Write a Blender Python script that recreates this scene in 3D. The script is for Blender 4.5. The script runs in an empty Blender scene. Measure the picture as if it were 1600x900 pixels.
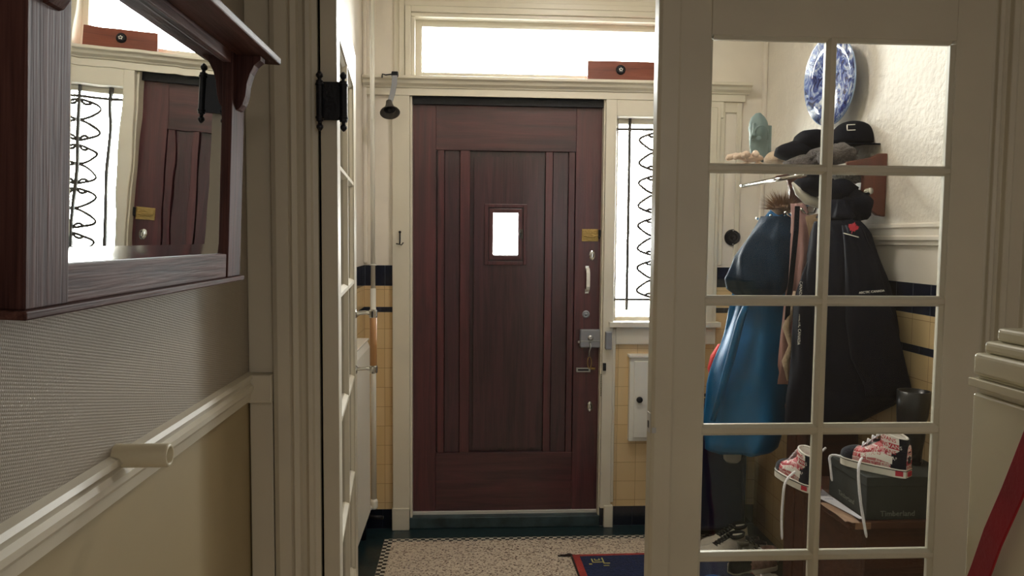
import bpy, bmesh, math, random
from mathutils import Vector, Matrix, noise
random.seed(7)
PI = math.pi
C = bpy.context.scene.collection
SC = bpy.context.scene

# ---------------------------------------------------------------- camera
F = 1180.0                      # focal length in pixels of the 1600x900 frame
CAM = Vector((0, 0, 1.47))
Xc = Vector((1, -.0044, -.0605)).normalized()
Yc = Vector((-71, 78, -1180)).normalized()
Xc = (Xc - Yc * Xc.dot(Yc)).normalized()
Zc = Xc.cross(Yc)
Rw = Matrix((Xc, Yc, Zc))       # rows: world axes seen from the camera -> world_from_camera
cam = bpy.data.cameras.new('camera'); camo = bpy.data.objects.new('camera', cam); C.objects.link(camo)
cam.sensor_width = 36; cam.lens = F * 36 / 1600; cam.clip_start = .02
camo.matrix_world = Matrix.Translation(CAM) @ Rw.to_4x4()
SC.camera = camo

def ray(px, py):
    return Rw @ Vector(((px - 800) / F, (450 - py) / F, -1))
def atY(px, py, Y): d = ray(px, py); return CAM + d * (Y / d.y)
def atX(px, py, X): d = ray(px, py); return CAM + d * (X / d.x)
def atZ(px, py, Z): d = ray(px, py); return CAM + d * ((Z - CAM.z) / d.z)

# ---------------------------------------------------------------- light
SC.view_settings.view_transform = 'Standard'
SC.view_settings.look = 'None'
SC.view_settings.exposure = 0.55
SC.view_settings.gamma = 1
SC.view_settings.use_curve_mapping = False
SC.cycles.use_denoising = True
SC.cycles.max_bounces = 10
SC.cycles.diffuse_bounces = 6
SC.cycles.transparent_max_bounces = 16
SC.cycles.sample_clamp_indirect = 6

w = bpy.data.worlds.new('sky'); SC.world = w; w.use_nodes = True
w.node_tree.nodes['Background'].inputs[0].default_value = (1, .99, .985, 1)
w.node_tree.nodes['Background'].inputs[1].default_value = 40.0

def area(name, loc, rot, sx, sy, power=0, color=(1, 1, 1), portal=False):
    l = bpy.data.lights.new(name, 'AREA'); l.shape = 'RECTANGLE'; l.size = sx; l.size_y = sy
    l.energy = power; l.color = color
    o = bpy.data.objects.new(name, l); C.objects.link(o); o.location = loc; o.rotation_euler = rot
    if portal: l.cycles.is_portal = True
    return o
YF = 3.84                                                       # inner face of the front wall
area('transom_portal', (.37, 3.95, 2.43), (PI / 2, 0, PI), 1.3, .32, portal=True).rotation_euler = (-PI / 2, 0, 0)
area('sidelight_portal', (.98, 3.95, 1.56), (-PI / 2, 0, 0), .5, 1.05, portal=True)
area('door_glass_portal', (.2, 3.97, 1.5), (-PI / 2, 0, 0), .14, .22, portal=True)
# added fill lights: warm from the hall ceiling, cool from the rear, sources unseen
area('hall_fill_light', (.45, -.9, 2.66), (0, 0, 0), .34, .34, 4.6, (1, .88, .76))
area('vestibule_fill_light', (.55, 2.85, 2.84), (0, 0, 0), .26, .26, 8, (1, .92, .84))  # ceiling light added to brighten the lower vestibule
area('rear_fill_light', (1.5, -2.72, 1.7), (PI / 2, 0, 0),   .9, 1.2, 6, (.95, .96, 1))  # fill added from behind; the back wall has no window

# ---------------------------------------------------------------- materials
def lin(c):
    return tuple((v / 255 / 12.92 if v / 255 <= .04045 else ((v / 255 + .055) / 1.055) ** 2.4) for v in c[:3]) + (1,)
class NT:
    def __init__(s, name):
        s.m = bpy.data.materials.new(name); s.m.use_nodes = True; s.t = s.m.node_tree
        s.b = s.t.nodes['Principled BSDF']; s.out = s.t.nodes['Material Output']
    def n(s, kind, **kw):
        o = s.t.nodes.new('ShaderNode' + kind)
        for k, v in kw.items():
            if k in o.inputs: s.set(o.inputs[k], v)
            else: setattr(o, k, v)
        return o
    def set(s, inp, v):
        if hasattr(v, 'links') or isinstance(v, bpy.types.NodeSocket): s.t.links.new(v, inp)
        else: inp.default_value = v
    def coords(s, scale=(1, 1, 1), kind='Object'):
        tc = s.n('TexCoord'); mp = s.n('Mapping'); s.t.links.new(tc.outputs[kind], mp.inputs[0])
        mp.inputs['Scale'].default_value = scale
        return mp.outputs[0]
    def ramp(s, fac, stops):
        r = s.n('ValToRGB'); s.t.links.new(fac, r.inputs[0]); e = r.color_ramp.elements
        while len(e) < len(stops): e.new(.5)
        for k, (p, c) in enumerate(stops): e[k].position = p; e[k].color = c
        return r.outputs[0]
    def bump(s, h, strength=.3, dist=.01):
        b = s.n('Bump'); b.inputs['Strength'].default_value = strength; b.inputs['Distance'].default_value = dist
        s.t.links.new(h, b.inputs['Height']); s.t.links.new(b.outputs[0], s.b.inputs['Normal'])

def plain(name, col, rough=.5, metal=0, bump=0, bscale=60, var=0, vscale=6, coat=0, sheen=0, spec=.5):
    k = NT(name); k.b.inputs['Roughness'].default_value = rough; k.b.inputs['Metallic'].default_value = metal
    k.b.inputs['Coat Weight'].default_value = coat; k.b.inputs['Sheen Weight'].default_value = sheen
    k.b.inputs['Specular IOR Level'].default_value = spec
    c = lin(col)
    co = k.coords()
    nz = k.n('TexNoise', Scale=vscale, Detail=5.0); k.t.links.new(co, nz.inputs['Vector'])
    lo = tuple(max(0, v * (1 - var)) for v in c[:3]) + (1,); hi = tuple(min(1, v * (1 + var)) for v in c[:3]) + (1,)
    k.set(k.b.inputs['Base Color'], k.ramp(nz.outputs[0], [(.3, lo), (.7, hi)]))
    if bump:
        n2 = k.n('TexNoise', Scale=bscale, Detail=4.0); k.t.links.new(co, n2.inputs['Vector'])
        k.bump(n2.outputs[0], bump, .01)
    return k.m

def wood(name, dark, light, axis='z', rough=.4, grain=1.0, coat=.2, bump=.25):
    k = NT(name); k.b.inputs['Roughness'].default_value = rough; k.b.inputs['Coat Weight'].default_value = coat
    k.b.inputs['Coat Roughness'].default_value = .25
    s = {'x': (1.5, 22, 22), 'y': (22, 1.5, 22), 'z': (22, 22, 1.5)}[axis]
    co = k.coords(tuple(v * grain for v in s))
    n1 = k.n('TexNoise', Scale=1.0, Detail=3.0, Distortion=1.2); k.t.links.new(co, n1.inputs['Vector'])
    s2 = {'x': (6, 260, 260), 'y': (260, 6, 260), 'z': (260, 260, 6)}[axis]
    co2 = k.coords(s2); n2 = k.n('TexNoise', Scale=1.0, Detail=2.0); k.t.links.new(co2, n2.inputs['Vector'])
    mx = k.n('Math', operation='MULTIPLY_ADD'); k.t.links.new(n2.outputs[0], mx.inputs[0]); mx.inputs[1].default_value = .45
    k.t.links.new(n1.outputs[0], mx.inputs[2])
    k.set(k.b.inputs['Base Color'], k.ramp(mx.outputs[0], [(.45, lin(dark)), (.95, lin(light))]))
    k.bump(mx.outputs[0], bump, .003)
    return k.m

def tile(name, c1, c2, mortar, plane='xz', size=.1, zoff=.007, uoff=0, rowh=None, rough=.18, ms=.0011):
    k = NT(name); k.b.inputs['Roughness'].default_value = rough; k.b.inputs['Coat Weight'].default_value = .4
    k.b.inputs['Coat Roughness'].default_value = .1
    tc = k.n('TexCoord'); sp = k.n('SeparateXYZ'); k.t.links.new(tc.outputs['Object'], sp.inputs[0])
    au = k.n('Math', operation='ADD'); k.t.links.new(sp.outputs['X' if plane[0] == 'x' else 'Y'], au.inputs[0]); au.inputs[1].default_value = 10 + uoff
    az = k.n('Math', operation='ADD'); k.t.links.new(sp.outputs['Z'], az.inputs[0]); az.inputs[1].default_value = -zoff
    cb = k.n('CombineXYZ'); k.t.links.new(au.outputs[0], cb.inputs[0]); k.t.links.new(az.outputs[0], cb.inputs[1])
    br = k.n('TexBrick', offset=0.0, squash=1.0); k.t.links.new(cb.outputs[0], br.inputs['Vector'])
    br.inputs['Scale'].default_value = 1; br.inputs['Brick Width'].default_value = size; br.inputs['Row Height'].default_value = rowh or size
    br.inputs['Mortar Size'].default_value = ms; br.inputs['Mortar Smooth'].default_value = .1; br.inputs['Bias'].default_value = 0
    br.inputs['Color1'].default_value = lin(c1); br.inputs['Color2'].default_value = lin(c2); br.inputs['Mortar'].default_value = lin(mortar)
    k.t.links.new(br.outputs[0], k.b.inputs['Base Color'])
    inv = k.n('Math', operation='SUBTRACT'); inv.inputs[0].default_value = 1; k.t.links.new(br.outputs[1], inv.inputs[1])
    k.bump(inv.outputs[0], .4, .002)
    return k.m

def glass(name, tint=(.96, .98, .97), refl=.05, rough=.0, wavy=0):
    m = bpy.data.materials.new(name); m.use_nodes = True; t = m.node_tree; t.nodes.clear()
    out = t.nodes.new('ShaderNodeOutputMaterial'); mix = t.nodes.new('ShaderNodeMixShader')
    tr = t.nodes.new('ShaderNodeBsdfTransparent'); tr.inputs[0].default_value = tint + (1,)
    gl = t.nodes.new('ShaderNodeBsdfGlossy'); gl.inputs['Roughness'].default_value = rough
    fr = t.nodes.new('ShaderNodeFresnel'); fr.inputs[0].default_value = 1.35
    if wavy:
        tc = t.nodes.new('ShaderNodeTexCoord'); nz = t.nodes.new('ShaderNodeTexNoise'); nz.inputs['Scale'].default_value = 5
        bp = t.nodes.new('ShaderNodeBump'); bp.inputs['Strength'].default_value = wavy; bp.inputs['Distance'].default_value = .01
        t.links.new(tc.outputs['Object'], nz.inputs['Vector']); t.links.new(nz.outputs[0], bp.inputs['Height'])
        t.links.new(bp.outputs[0], gl.inputs['Normal'])
    t.links.new(fr.outputs[0], mix.inputs[0]); t.links.new(tr.outputs[0], mix.inputs[1]); t.links.new(gl.outputs[0], mix.inputs[2])
    t.links.new(mix.outputs[0], out.inputs[0])
    return m

M = {}
M['paint'] = plain('cream_gloss_paint', (214, 208, 192), .36, var=.05, vscale=3, bump=.04, bscale=30)
M['paint_hall'] = plain('hall_trim_paint', (198, 190, 170), .42, var=.06, vscale=3, bump=.05, bscale=25)
M['plaster'] = plain('cream_plaster', (226, 219, 208), .6, bump=.12, bscale=14, var=.05)
M['rough_plaster'] = plain('rough_plaster', (226, 220, 210), .5, bump=.55, bscale=42, var=.06)
M['ceiling'] = plain('ceiling_white', (212, 206, 190), .8)
M['lower_wall'] = plain('ochre_wall_paint', (156, 140, 106), .6, bump=.05, bscale=8, var=.04, vscale=2)
YEL = ((216, 190, 146), (210, 182, 136), (160, 134, 96)); NAVY = ((16, 24, 44), (20, 28, 50), (90, 96, 104))
for pl in ('xz', 'yz'):
    M['yel_' + pl] = tile('yellow_tile_' + pl, *YEL, plane=pl, uoff=.013)
    M['band_' + pl] = tile('navy_tile_' + pl, *NAVY, plane=pl, zoff=1.226, rowh=.104, uoff=.01)
    M['line_' + pl] = tile('navy_line_tile_' + pl, *NAVY, plane=pl, zoff=1.092, rowh=.027, uoff=.06)
    M['base_' + pl] = tile('navy_base_tile_' + pl, (12, 16, 30), (14, 19, 34), (60, 64, 70), plane=pl, zoff=-.029, rowh=.102, uoff=.025)
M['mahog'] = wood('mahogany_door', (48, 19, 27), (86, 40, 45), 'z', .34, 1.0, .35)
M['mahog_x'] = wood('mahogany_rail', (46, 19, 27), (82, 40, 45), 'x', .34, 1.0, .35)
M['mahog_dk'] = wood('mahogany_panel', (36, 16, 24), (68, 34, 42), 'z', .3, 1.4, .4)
M['oak'] = wood('dark_oak_frame', (40, 20, 20), (96, 62, 56), 'z', .55, 1.5, .0, .5)
M['oak'].node_tree.nodes['Principled BSDF'].inputs['Specular IOR Level'].default_value = .15
M['oak_y'] = wood('dark_oak_rail', (42, 22, 21), (102, 68, 60), 'y', .55, 1.5, .0, .5)
M['oak_y'].node_tree.nodes['Principled BSDF'].inputs['Specular IOR Level'].default_value = .15
M['brown_board'] = wood('brown_board', (92, 42, 27), (130, 64, 42), 'x', .45)
M['bench_wood'] = wood('bench_wood', (52, 28, 20), (92, 54, 36), 'x', .5, 1.0, .0, .06)
M['bench_end'] = wood('bench_end_wood', (120, 84, 58), (156, 116, 84), 'y', .6)
M['rack_wood'] = wood('rack_wood', (68, 30, 20), (104, 50, 33), 'z', .35)
M['handle_wood'] = wood('handle_wood', (170, 120, 74), (200, 150, 98), 'z', .35)
M['chrome'] = plain('chrome', (205, 205, 202), .14, 1)
M['steel'] = plain('brushed_steel', (178, 178, 176), .35, 1)
M['alu'] = plain('aluminium_strip', (206, 204, 200), .5, .15)
M['brass'] = plain('brass', (178, 152, 98), .28, 1, bump=.5, bscale=120)
M['lockgrey'] = plain('grey_lock_enamel', (138, 140, 146), .4, .2)
M['black'] = plain('black_metal', (14, 16, 24), .4, .3, bump=.2, bscale=60)
M['blackrub'] = plain('black_rubber', (18, 19, 22), .3)
M['iron'] = plain('wrought_iron', (70, 66, 62), .7, .1, bump=.4)
M['white'] = plain('white_enamel', (226, 224, 214), .25, var=.02)
M['white_tube'] = plain('cream_tube_paint', (198, 188, 160), .35)
M['threshold'] = plain('dark_stone_threshold', (50, 66, 70), .45, var=.5, vscale=14)
M['green_stone'] = plain('dark_green_terrazzo', (26, 46, 50), .3, var=.3, vscale=40, coat=.3)
M['glass'] = glass('clear_glass')
M['pane'] = glass('door_pane_glass', (.97, .975, .96), wavy=.12)

def terrazzo():
    k = NT('beige_terrazzo'); k.b.inputs['Roughness'].default_value = .35
    co = k.coords(); v = k.n('TexVoronoi', Scale=140.0); k.t.links.new(co, v.inputs['Vector'])
    sp = k.n('SeparateColor'); k.t.links.new(v.outputs['Color'], sp.inputs[0])
    k.set(k.b.inputs['Base Color'], k.ramp(sp.outputs[0], [(0, lin((84, 66, 56))), (.16, lin((160, 136, 118))), (.3, lin((212, 198, 178))), (.75, lin((228, 216, 198))), (1, lin((196, 180, 162)))]))
    return k.m
M['terrazzo'] = terrazzo()
def checker():
    k = NT('mosaic_checker'); k.b.inputs['Roughness'].default_value = .3
    co = k.coords((1, 1, 1)); c = k.n('TexChecker', Scale=50.0); k.t.links.new(co, c.inputs['Vector'])
    c.inputs[1].default_value = lin((14, 20, 24)); c.inputs[2].default_value = lin((206, 200, 184))
    k.t.links.new(c.outputs[0], k.b.inputs['Base Color']); return k.m
M['checker'] = checker()
def wallpaper():
    k = NT('ribbed_wallpaper'); k.b.inputs['Roughness'].default_value = .5
    k.b.inputs['Base Color'].default_value = lin((152, 143, 128))
    tc = k.n('TexCoord'); mp = k.n('Mapping'); k.t.links.new(tc.outputs['Object'], mp.inputs[0])
    mp.inputs['Rotation'].default_value = (math.radians(12), 0, 0)
    wv = k.n('TexWave', bands_direction='Y', Scale=80.0, Distortion=.5); wv.inputs['Detail Scale'].default_value = 8
    k.t.links.new(mp.outputs[0], wv.inputs['Vector'])
    w2 = k.n('TexWave', bands_direction='Z', Scale=70.0, Distortion=.5); k.t.links.new(mp.outputs[0], w2.inputs['Vector'])
    ml = k.n('Math', operation='MULTIPLY'); k.t.links.new(wv.outputs[1], ml.inputs[0]); k.t.links.new(w2.outputs[1], ml.inputs[1])
    k.b.inputs['Specular IOR Level'].default_value = .25; k.bump(ml.outputs[0], .3, .003); return k.m
M['wallpaper'] = wallpaper()
def mirror_mat(name, wavy, rough=0):
    k = NT(name); k.b.inputs['Metallic'].default_value = 1; k.b.inputs['Roughness'].default_value = rough
    k.b.inputs['Base Color'].default_value = (.86, .89, .88, 1)
    nz = k.n('TexNoise', Scale=9.0, Detail=1.0); k.t.links.new(k.coords(), nz.inputs['Vector'])
    k.bump(nz.outputs[0], wavy, .002); return k.m
M['mirror'] = mirror_mat('mirror_glass', .12)
M['mirror_bevel'] = mirror_mat('mirror_bevel_glass', .12, .05)

def cloth(name, col, rough=.85, bump=.3, bscale=90, sheen=.15, var=.15, vscale=9):
    return plain(name, col, rough, 0, bump, bscale, var, vscale, sheen=sheen, spec=.12)
M['teal'] = cloth('teal_nylon', (14, 86, 132), .55, .12, 10, .0)
M['teal_dark'] = cloth('shaded_dark_teal', (8, 34, 54), .75, .0, 18, 0)  # shade over the coat's upper part is put into this darker teal
M['navyblack'] = cloth('black_coat_cloth', (13, 15, 28), .85, .0, 24, .0)
M['black_cloth'] = cloth('black_cap_cloth', (11, 12, 22), .9, .0, 60, .0)
M['pink_cloth'] = cloth('dusty_pink_cloth', (168, 132, 128), .8, .4, 30)
M['tan_cloth'] = cloth('tan_lining', (150, 128, 102), .8)
M['beige_cloth'] = cloth('beige_fur_edge', (196, 176, 152), .95, .6, 150)
M['cream_knit'] = cloth('cream_knit', (226, 204, 184), .95, .5, 120)
M['grey_knit'] = cloth('grey_knit', (92, 86, 84), .95, .9, 140, var=.4, vscale=60)
M['marl_knit'] = cloth('grey_white_marl', (176, 172, 168), .95, .9, 160, var=.45, vscale=110)
M['fur'] = cloth('brown_fur', (140, 110, 84), .9, .5, 80)
M['grey_rubber'] = plain('grey_green_foam', (112, 132, 132), .6, bump=.05)
M['blue_foam'] = plain('blue_foam', (40, 96, 168), .55, bump=.05)
M['red_cloth'] = cloth('red_cloth', (190, 40, 36), .7)
M['red_strap'] = cloth('deep_red_webbing', (138, 8, 22), .5, .06, 120)
M['palegrey'] = cloth('pale_grey_cloth', (150, 152, 150), .7)
M['navy_bag'] = plain('navy_shell', (10, 26, 56), .5, var=.1, spec=.2)
M['box'] = plain('dark_grey_green_card', (46, 50, 46), .8, var=.04)
M['box_print'] = plain('faded_print', (112, 116, 106), .7)
M['paper'] = plain('white_paper', (226, 224, 232), .6, var=.04, vscale=12)
M['paper_ink'] = plain('blue_grey_ink', (110, 120, 150), .7)
M['env'] = plain('brown_card', (150, 120, 96), .8)
M['canvas_white'] = cloth('white_canvas', (206, 200, 188), .85, .3, 120)
M['rubber_white'] = plain('white_rubber_sole', (222, 218, 208), .5)
M['lace'] = cloth('white_lace', (232, 230, 236), .85, .4, 200)
M['shoe_dark'] = cloth('dark_shoe_leather', (34, 34, 36), .5)
M['shoe_grey'] = cloth('grey_shoe_fabric', (140, 136, 126), .8)
M['shoe_pink'] = cloth('pinkish_shoe_mesh', (176, 140, 128), .85, .8, 120, var=.35, vscale=60)
M['sole_grey'] = plain('grey_green_sole', (172, 170, 150), .6)
M['suede_navy'] = cloth('navy_black_suede', (20, 22, 34), .9, .3, 150)
M['red_print'] = plain('red_print', (186, 34, 58), .7)
M['white_print'] = plain('white_print', (232, 228, 222), .7)
def printpat():
    k = NT('red_white_print_canvas'); k.b.inputs['Roughness'].default_value = .8
    tc = k.n('TexCoord'); sp = k.n('SeparateXYZ'); k.t.links.new(tc.outputs['Object'], sp.inputs[0])
    cb = k.n('CombineXYZ'); k.t.links.new(sp.outputs['X'], cb.inputs[0]); k.t.links.new(sp.outputs['Z'], cb.inputs[1])
    br = k.n('TexBrick', offset=.5); dn = k.n('TexNoise', Scale=26.0); k.t.links.new(tc.outputs['Object'], dn.inputs['Vector']); vm = k.n('VectorMath', operation='MULTIPLY_ADD'); k.t.links.new(dn.outputs[1], vm.inputs[0]); vm.inputs[1].default_value = (.012, .012, 0); k.t.links.new(cb.outputs[0], vm.inputs[2]); k.t.links.new(vm.outputs[0], br.inputs['Vector'])
    for a, v in (('Scale', 1), ('Brick Width', .030), ('Row Height', .0150), ('Mortar Size', .0012), ('Bias', .0)): br.inputs[a].default_value = v
    br.inputs['Color1'].default_value = lin((188, 34, 60)); br.inputs['Color2'].default_value = lin((232, 214, 212)); br.inputs['Mortar'].default_value = lin((236, 230, 226))
    wv = k.n('TexNoise', Scale=150.0, Detail=1.0); k.t.links.new(tc.outputs['Object'], wv.inputs['Vector'])
    mx = k.n('Mix', data_type='RGBA'); th = k.n('Math', operation='GREATER_THAN'); k.t.links.new(wv.outputs[0], th.inputs[0]); th.inputs[1].default_value = .60
    k.t.links.new(th.outputs[0], mx.inputs[0]); k.t.links.new(br.outputs[0], mx.inputs[6]); mx.inputs[7].default_value = lin((196, 70, 90))
    k.t.links.new(mx.outputs[2], k.b.inputs['Base Color']); return k.m
M['print_canvas'] = printpat()
M['mat_blue'] = cloth('navy_mat_pile', (22, 40, 84), .95, .9, 200, var=.25, vscale=50)
M['mat_red'] = cloth('red_mat_border', (176, 58, 52), .95, .9, 200, var=.2)
M['mat_yellow'] = cloth('yellow_mat_print', (206, 196, 120), .95)
M['fringe'] = cloth('dark_fringe', (52, 40, 38), .95)
M['lamp_white'] = plain('lamp_opal', (235, 230, 215), .4)
M['newel'] = plain('newel_white_gloss', (206, 198, 172), .22, bump=.04, bscale=12, coat=.3)
M['pave'] = plain('pale_paving', (196, 194, 188), .8)

def delft():
    k = NT('blue_white_glaze'); k.b.inputs['Roughness'].default_value = .12; k.b.inputs['Coat Weight'].default_value = .5
    co = k.coords(); n = k.n('TexNoise', Scale=19.0, Detail=8.0, Distortion=2.6); k.t.links.new(co, n.inputs['Vector'])
    k.set(k.b.inputs['Base Color'], k.ramp(n.outputs[0], [(.36, lin((22, 30, 78))), (.46, lin((66, 84, 150))), (.54, lin((128, 146, 190))), (.66, lin((214, 220, 226)))]))
    return k.m
M['delft'] = delft()
M['delft_rim'] = plain('plate_rim_glaze', (150, 172, 210), .15, var=.3, vscale=30, coat=.5)
def lacemat():
    m = bpy.data.materials.new('lace_net'); m.use_nodes = True; t = m.node_tree; b = t.nodes['Principled BSDF']
    b.inputs['Base Color'].default_value = lin((196, 170, 150)); b.inputs['Roughness'].default_value = .9
    tc = t.nodes.new('ShaderNodeTexCoord'); sp = t.nodes.new('ShaderNodeSeparateXYZ'); t.links.new(tc.outputs['Object'], sp.inputs[0])
    def mod(sock):
        a = t.nodes.new('ShaderNodeMath'); a.operation = 'PINGPONG'; a.inputs[1].default_value = .028; t.links.new(sock, a.inputs[0]); return a.outputs[0]
    cb = t.nodes.new('ShaderNodeCombineXYZ'); t.links.new(mod(sp.outputs['X']), cb.inputs[0]); t.links.new(mod(sp.outputs['Z']), cb.inputs[1])
    ln = t.nodes.new('ShaderNodeVectorMath'); ln.operation = 'LENGTH'; t.links.new(cb.outputs[0], ln.inputs[0])
    s = t.nodes.new('ShaderNodeMath'); s.operation = 'MULTIPLY'; s.inputs[1].default_value = 520; t.links.new(ln.outputs['Value'], s.inputs[0])
    sn = t.nodes.new('ShaderNodeMath'); sn.operation = 'SINE'; t.links.new(s.outputs[0], sn.inputs[0])
    ma = t.nodes.new('ShaderNodeMapRange'); ma.inputs['From Min'].default_value = -.3; ma.inputs['From Max'].default_value = .5
    ma.inputs['To Min'].default_value = .08; ma.inputs['To Max'].default_value = .85; t.links.new(sn.outputs[0], ma.inputs['Value'])
    t.links.new(ma.outputs[0], b.inputs['Alpha']); return m
M['net'] = lacemat()

# ---------------------------------------------------------------- mesh helpers
class B:
    def __init__(s): s.bm = bmesh.new(); s.mi = 0
    def face(s, vs):
        try: f = s.bm.faces.new(vs); f.material_index = s.mi; return f
        except ValueError: return None
    def box(s, x0, x1, y0, y1, z0, z1, mi=None, T=None):
        if mi is not None: s.mi = mi
        P = [(x0, y0, z0), (x1, y0, z0), (x1, y1, z0), (x0, y1, z0), (x0, y0, z1), (x1, y0, z1), (x1, y1, z1), (x0, y1, z1)]
        v = [s.bm.verts.new(T @ Vector(p) if T else p) for p in P]
        for q in ((0, 3, 2, 1), (4, 5, 6, 7), (0, 1, 5, 4), (1, 2, 6, 5), (2, 3, 7, 6), (3, 0, 4, 7)): s.face([v[k] for k in q])
        return s
    def loft(s, rings, closed=True, cap=True, wrap=False):
        R = [[s.bm.verts.new(p) for p in r] for r in rings]
        n = len(R[0]); m = n if closed else n - 1
        for a in range(len(R) if wrap else len(R) - 1):
            b = (a + 1) % len(R)
            for k in range(m): s.face([R[a][k], R[a][(k + 1) % n], R[b][(k + 1) % n], R[b][k]])
        if cap and not wrap and closed: s.face(R[0][::-1]); s.face(R[-1])
        return s
    def prism(s, pts, axis, a0, a1):
        def mk(p, a):
            return {'z': (p[0], p[1], a), 'y': (p[0], a, p[1]), 'x': (a, p[0], p[1])}[axis]
        return s.loft([[mk(p, a0) for p in pts], [mk(p, a1) for p in pts]])
    def tube(s, pts, r, seg=10, cap=True):
        pts = [Vector(p) for p in pts]; rings = []
        rr = r if isinstance(r, (list, tuple)) else [r] * len(pts)
        up = None
        for k, p in enumerate(pts):
            t = (pts[min(k + 1, len(pts) - 1)] - pts[max(k - 1, 0)]).normalized()
            if up is None: up = Vector((0, 0, 1)) if abs(t.z) < .9 else Vector((1, 0, 0))
            a = (up - t * up.dot(t)).normalized(); up = a; b = t.cross(a)
            rings.append([p + (a * math.cos(2 * PI * j / seg) + b * math.sin(2 * PI * j / seg)) * rr[k] for j in range(seg)])
        return s.loft(rings, cap=cap)
    def ribbon(s, pts, wv, th):
        """flat band along pts; wv = half-width vector, th = half-thickness vector"""
        wv = Vector(wv); th = Vector(th)
        return s.loft([[Vector(p) + wv + th, Vector(p) - wv + th, Vector(p) - wv - th, Vector(p) + wv - th] for p in pts])
    def lathe(s, prof, c, axis=(0, 0, 1), seg=24, cap=True):
        ax = Vector(axis).normalized(); u = ax.orthogonal().normalized(); v = ax.cross(u); c = Vector(c)
        return s.loft([[c + ax * h + (u * math.cos(2 * PI * j / seg) + v * math.sin(2 * PI * j / seg)) * max(r, 1e-4) for j in range(seg)] for r, h in prof], cap=cap)
    def ball(s, c, r, seg=16, sc=(1, 1, 1)):
        c = Vector(c)
        return s.loft([[c + Vector((r * sc[0] * math.sin(a) * math.cos(b), r * sc[1] * math.sin(a) * math.sin(b), -r * sc[2] * math.cos(a)))
                        for b in [2 * PI * j / seg for j in range(seg)]] for a in [PI * (k + .02) / (seg // 2 + .04) for k in range(seg // 2 + 1)]])
    def build(s, name, mat, parent=None, smooth=False, bevel=0, sub=0, local=False, bseg=2):
        bmesh.ops.recalc_face_normals(s.bm, faces=s.bm.faces)
        if parent is not None and not local:
            bmesh.ops.translate(s.bm, vec=-wloc(parent), verts=s.bm.verts)
        me = bpy.data.meshes.new(name); s.bm.to_mesh(me); s.bm.free()
        for m in (mat if isinstance(mat, (list, tuple)) else [mat]): me.materials.append(M[m] if isinstance(m, str) else m)
        if smooth: me.polygons.foreach_set('use_smooth', [True] * len(me.polygons))
        o = bpy.data.objects.new(name, me); C.objects.link(o)
        if parent is not None: o.parent = parent
        if bevel:
            b = o.modifiers.new('b', 'BEVEL'); b.width = bevel; b.segments = bseg; b.limit_method = 'ANGLE'; b.angle_limit = math.radians(40)
        if sub:
            q = o.modifiers.new('s', 'SUBSURF'); q.levels = q.render_levels = sub
        return o
def wloc(p):
    v = Vector((0, 0, 0))
    while p is not None: v = v + Vector(p.location); p = p.parent
    return v
def tag(o, label, cat, group=None, kind=None):
    o['label'] = label; o['category'] = cat
    if group: o['group'] = group
    o['kind'] = kind or 'thing'
    return o
def thing(name, loc, label, cat, group=None, rot=(0, 0, 0), kind=None):
    o = bpy.data.objects.new(name, None); C.objects.link(o); o.location = loc; o.rotation_euler = rot; o.empty_display_size = .05
    return tag(o, label, cat, group, kind)
def struct(o, label=None, cat=None):
    o['kind'] = 'structure'
    if label: o['label'] = label; o['category'] = cat
    return o
def textmesh(body, size, depth=.0006, squeeze=1.0):
    cu = bpy.data.curves.new('t', 'FONT'); cu.body = body; cu.size = size; cu.extrude = depth; cu.align_x = 'CENTER'; cu.align_y = 'CENTER'
    cu.resolution_u = 3; cu.space_character = squeeze
    o = bpy.data.objects.new('t', cu); C.objects.link(o)
    bpy.context.view_layer.update()
    me = bpy.data.meshes.new_from_object(o.evaluated_get(bpy.context.evaluated_depsgraph_get()))
    bpy.data.objects.remove(o); bpy.data.curves.remove(cu); return me
def text_on(name, body, size, fn, mat, parent, depth=.0006):
    """writes body on a surface; fn(u, v, h) -> local point"""
    me = textmesh(body, size, depth)
    for v in me.vertices: v.co = fn(v.co.x, v.co.y, v.co.z + depth)
    me.materials.clear(); me.materials.append(M[mat]); me.name = name
    o = bpy.data.objects.new(name, me); C.objects.link(o); o.parent = parent; return o
def nz(p, s=1.0, k=0.0): return noise.noise(Vector(p) * s + Vector((k, k * 1.7, -k)))

# ---------------------------------------------------------------- room shell
G = -.03                       # floor level
XL, XR = -.515, 1.525          # vestibule side walls
HL, HR = -.54, 2.3             # hall side walls
YP0, YP1 = 1.90, 2.02          # partition
ZC = 2.95
def wallgrid(name, plane, a, t0, t1, us, zs, holes, matfn, mats, label):
    b = B()
    for i in range(len(us) - 1):
        for j in range(len(zs) - 1):
            u = (us[i] + us[i + 1]) / 2; z = (zs[j] + zs[j + 1]) / 2
            if any(h[0] < u < h[1] and h[2] < z < h[3] for h in holes): continue
            mi = matfn(u, z)
            if plane == 'x': b.box(us[i], us[i + 1], t0, t1, zs[j], zs[j + 1], mi)
            else: b.box(t0, t1, us[i], us[i + 1], zs[j], zs[j + 1], mi)
    bmesh.ops.remove_doubles(b.bm, verts=b.bm.verts, dist=1e-5)
    dup = {}
    for f in b.bm.faces: dup.setdefault(tuple(sorted(v.index for v in f.verts)), []).append(f)
    o = b.build(name, mats); return struct(o, label, 'wall')
ZB = [G, .073, 1.092, 1.119, 1.226, 1.33]
def tilemat(u, z): return 4 if z < .073 else 1 if z < 1.092 else 3 if z < 1.119 else 1 if z < 1.226 else 2 if z < 1.33 else 0
DX0, DX1, DZ1 = -.285, .700, 2.182      # front door opening
SX0, SX1, SZ0, SZ1 = .755, 1.215, 1.04, 2.09   # sidelight
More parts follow.
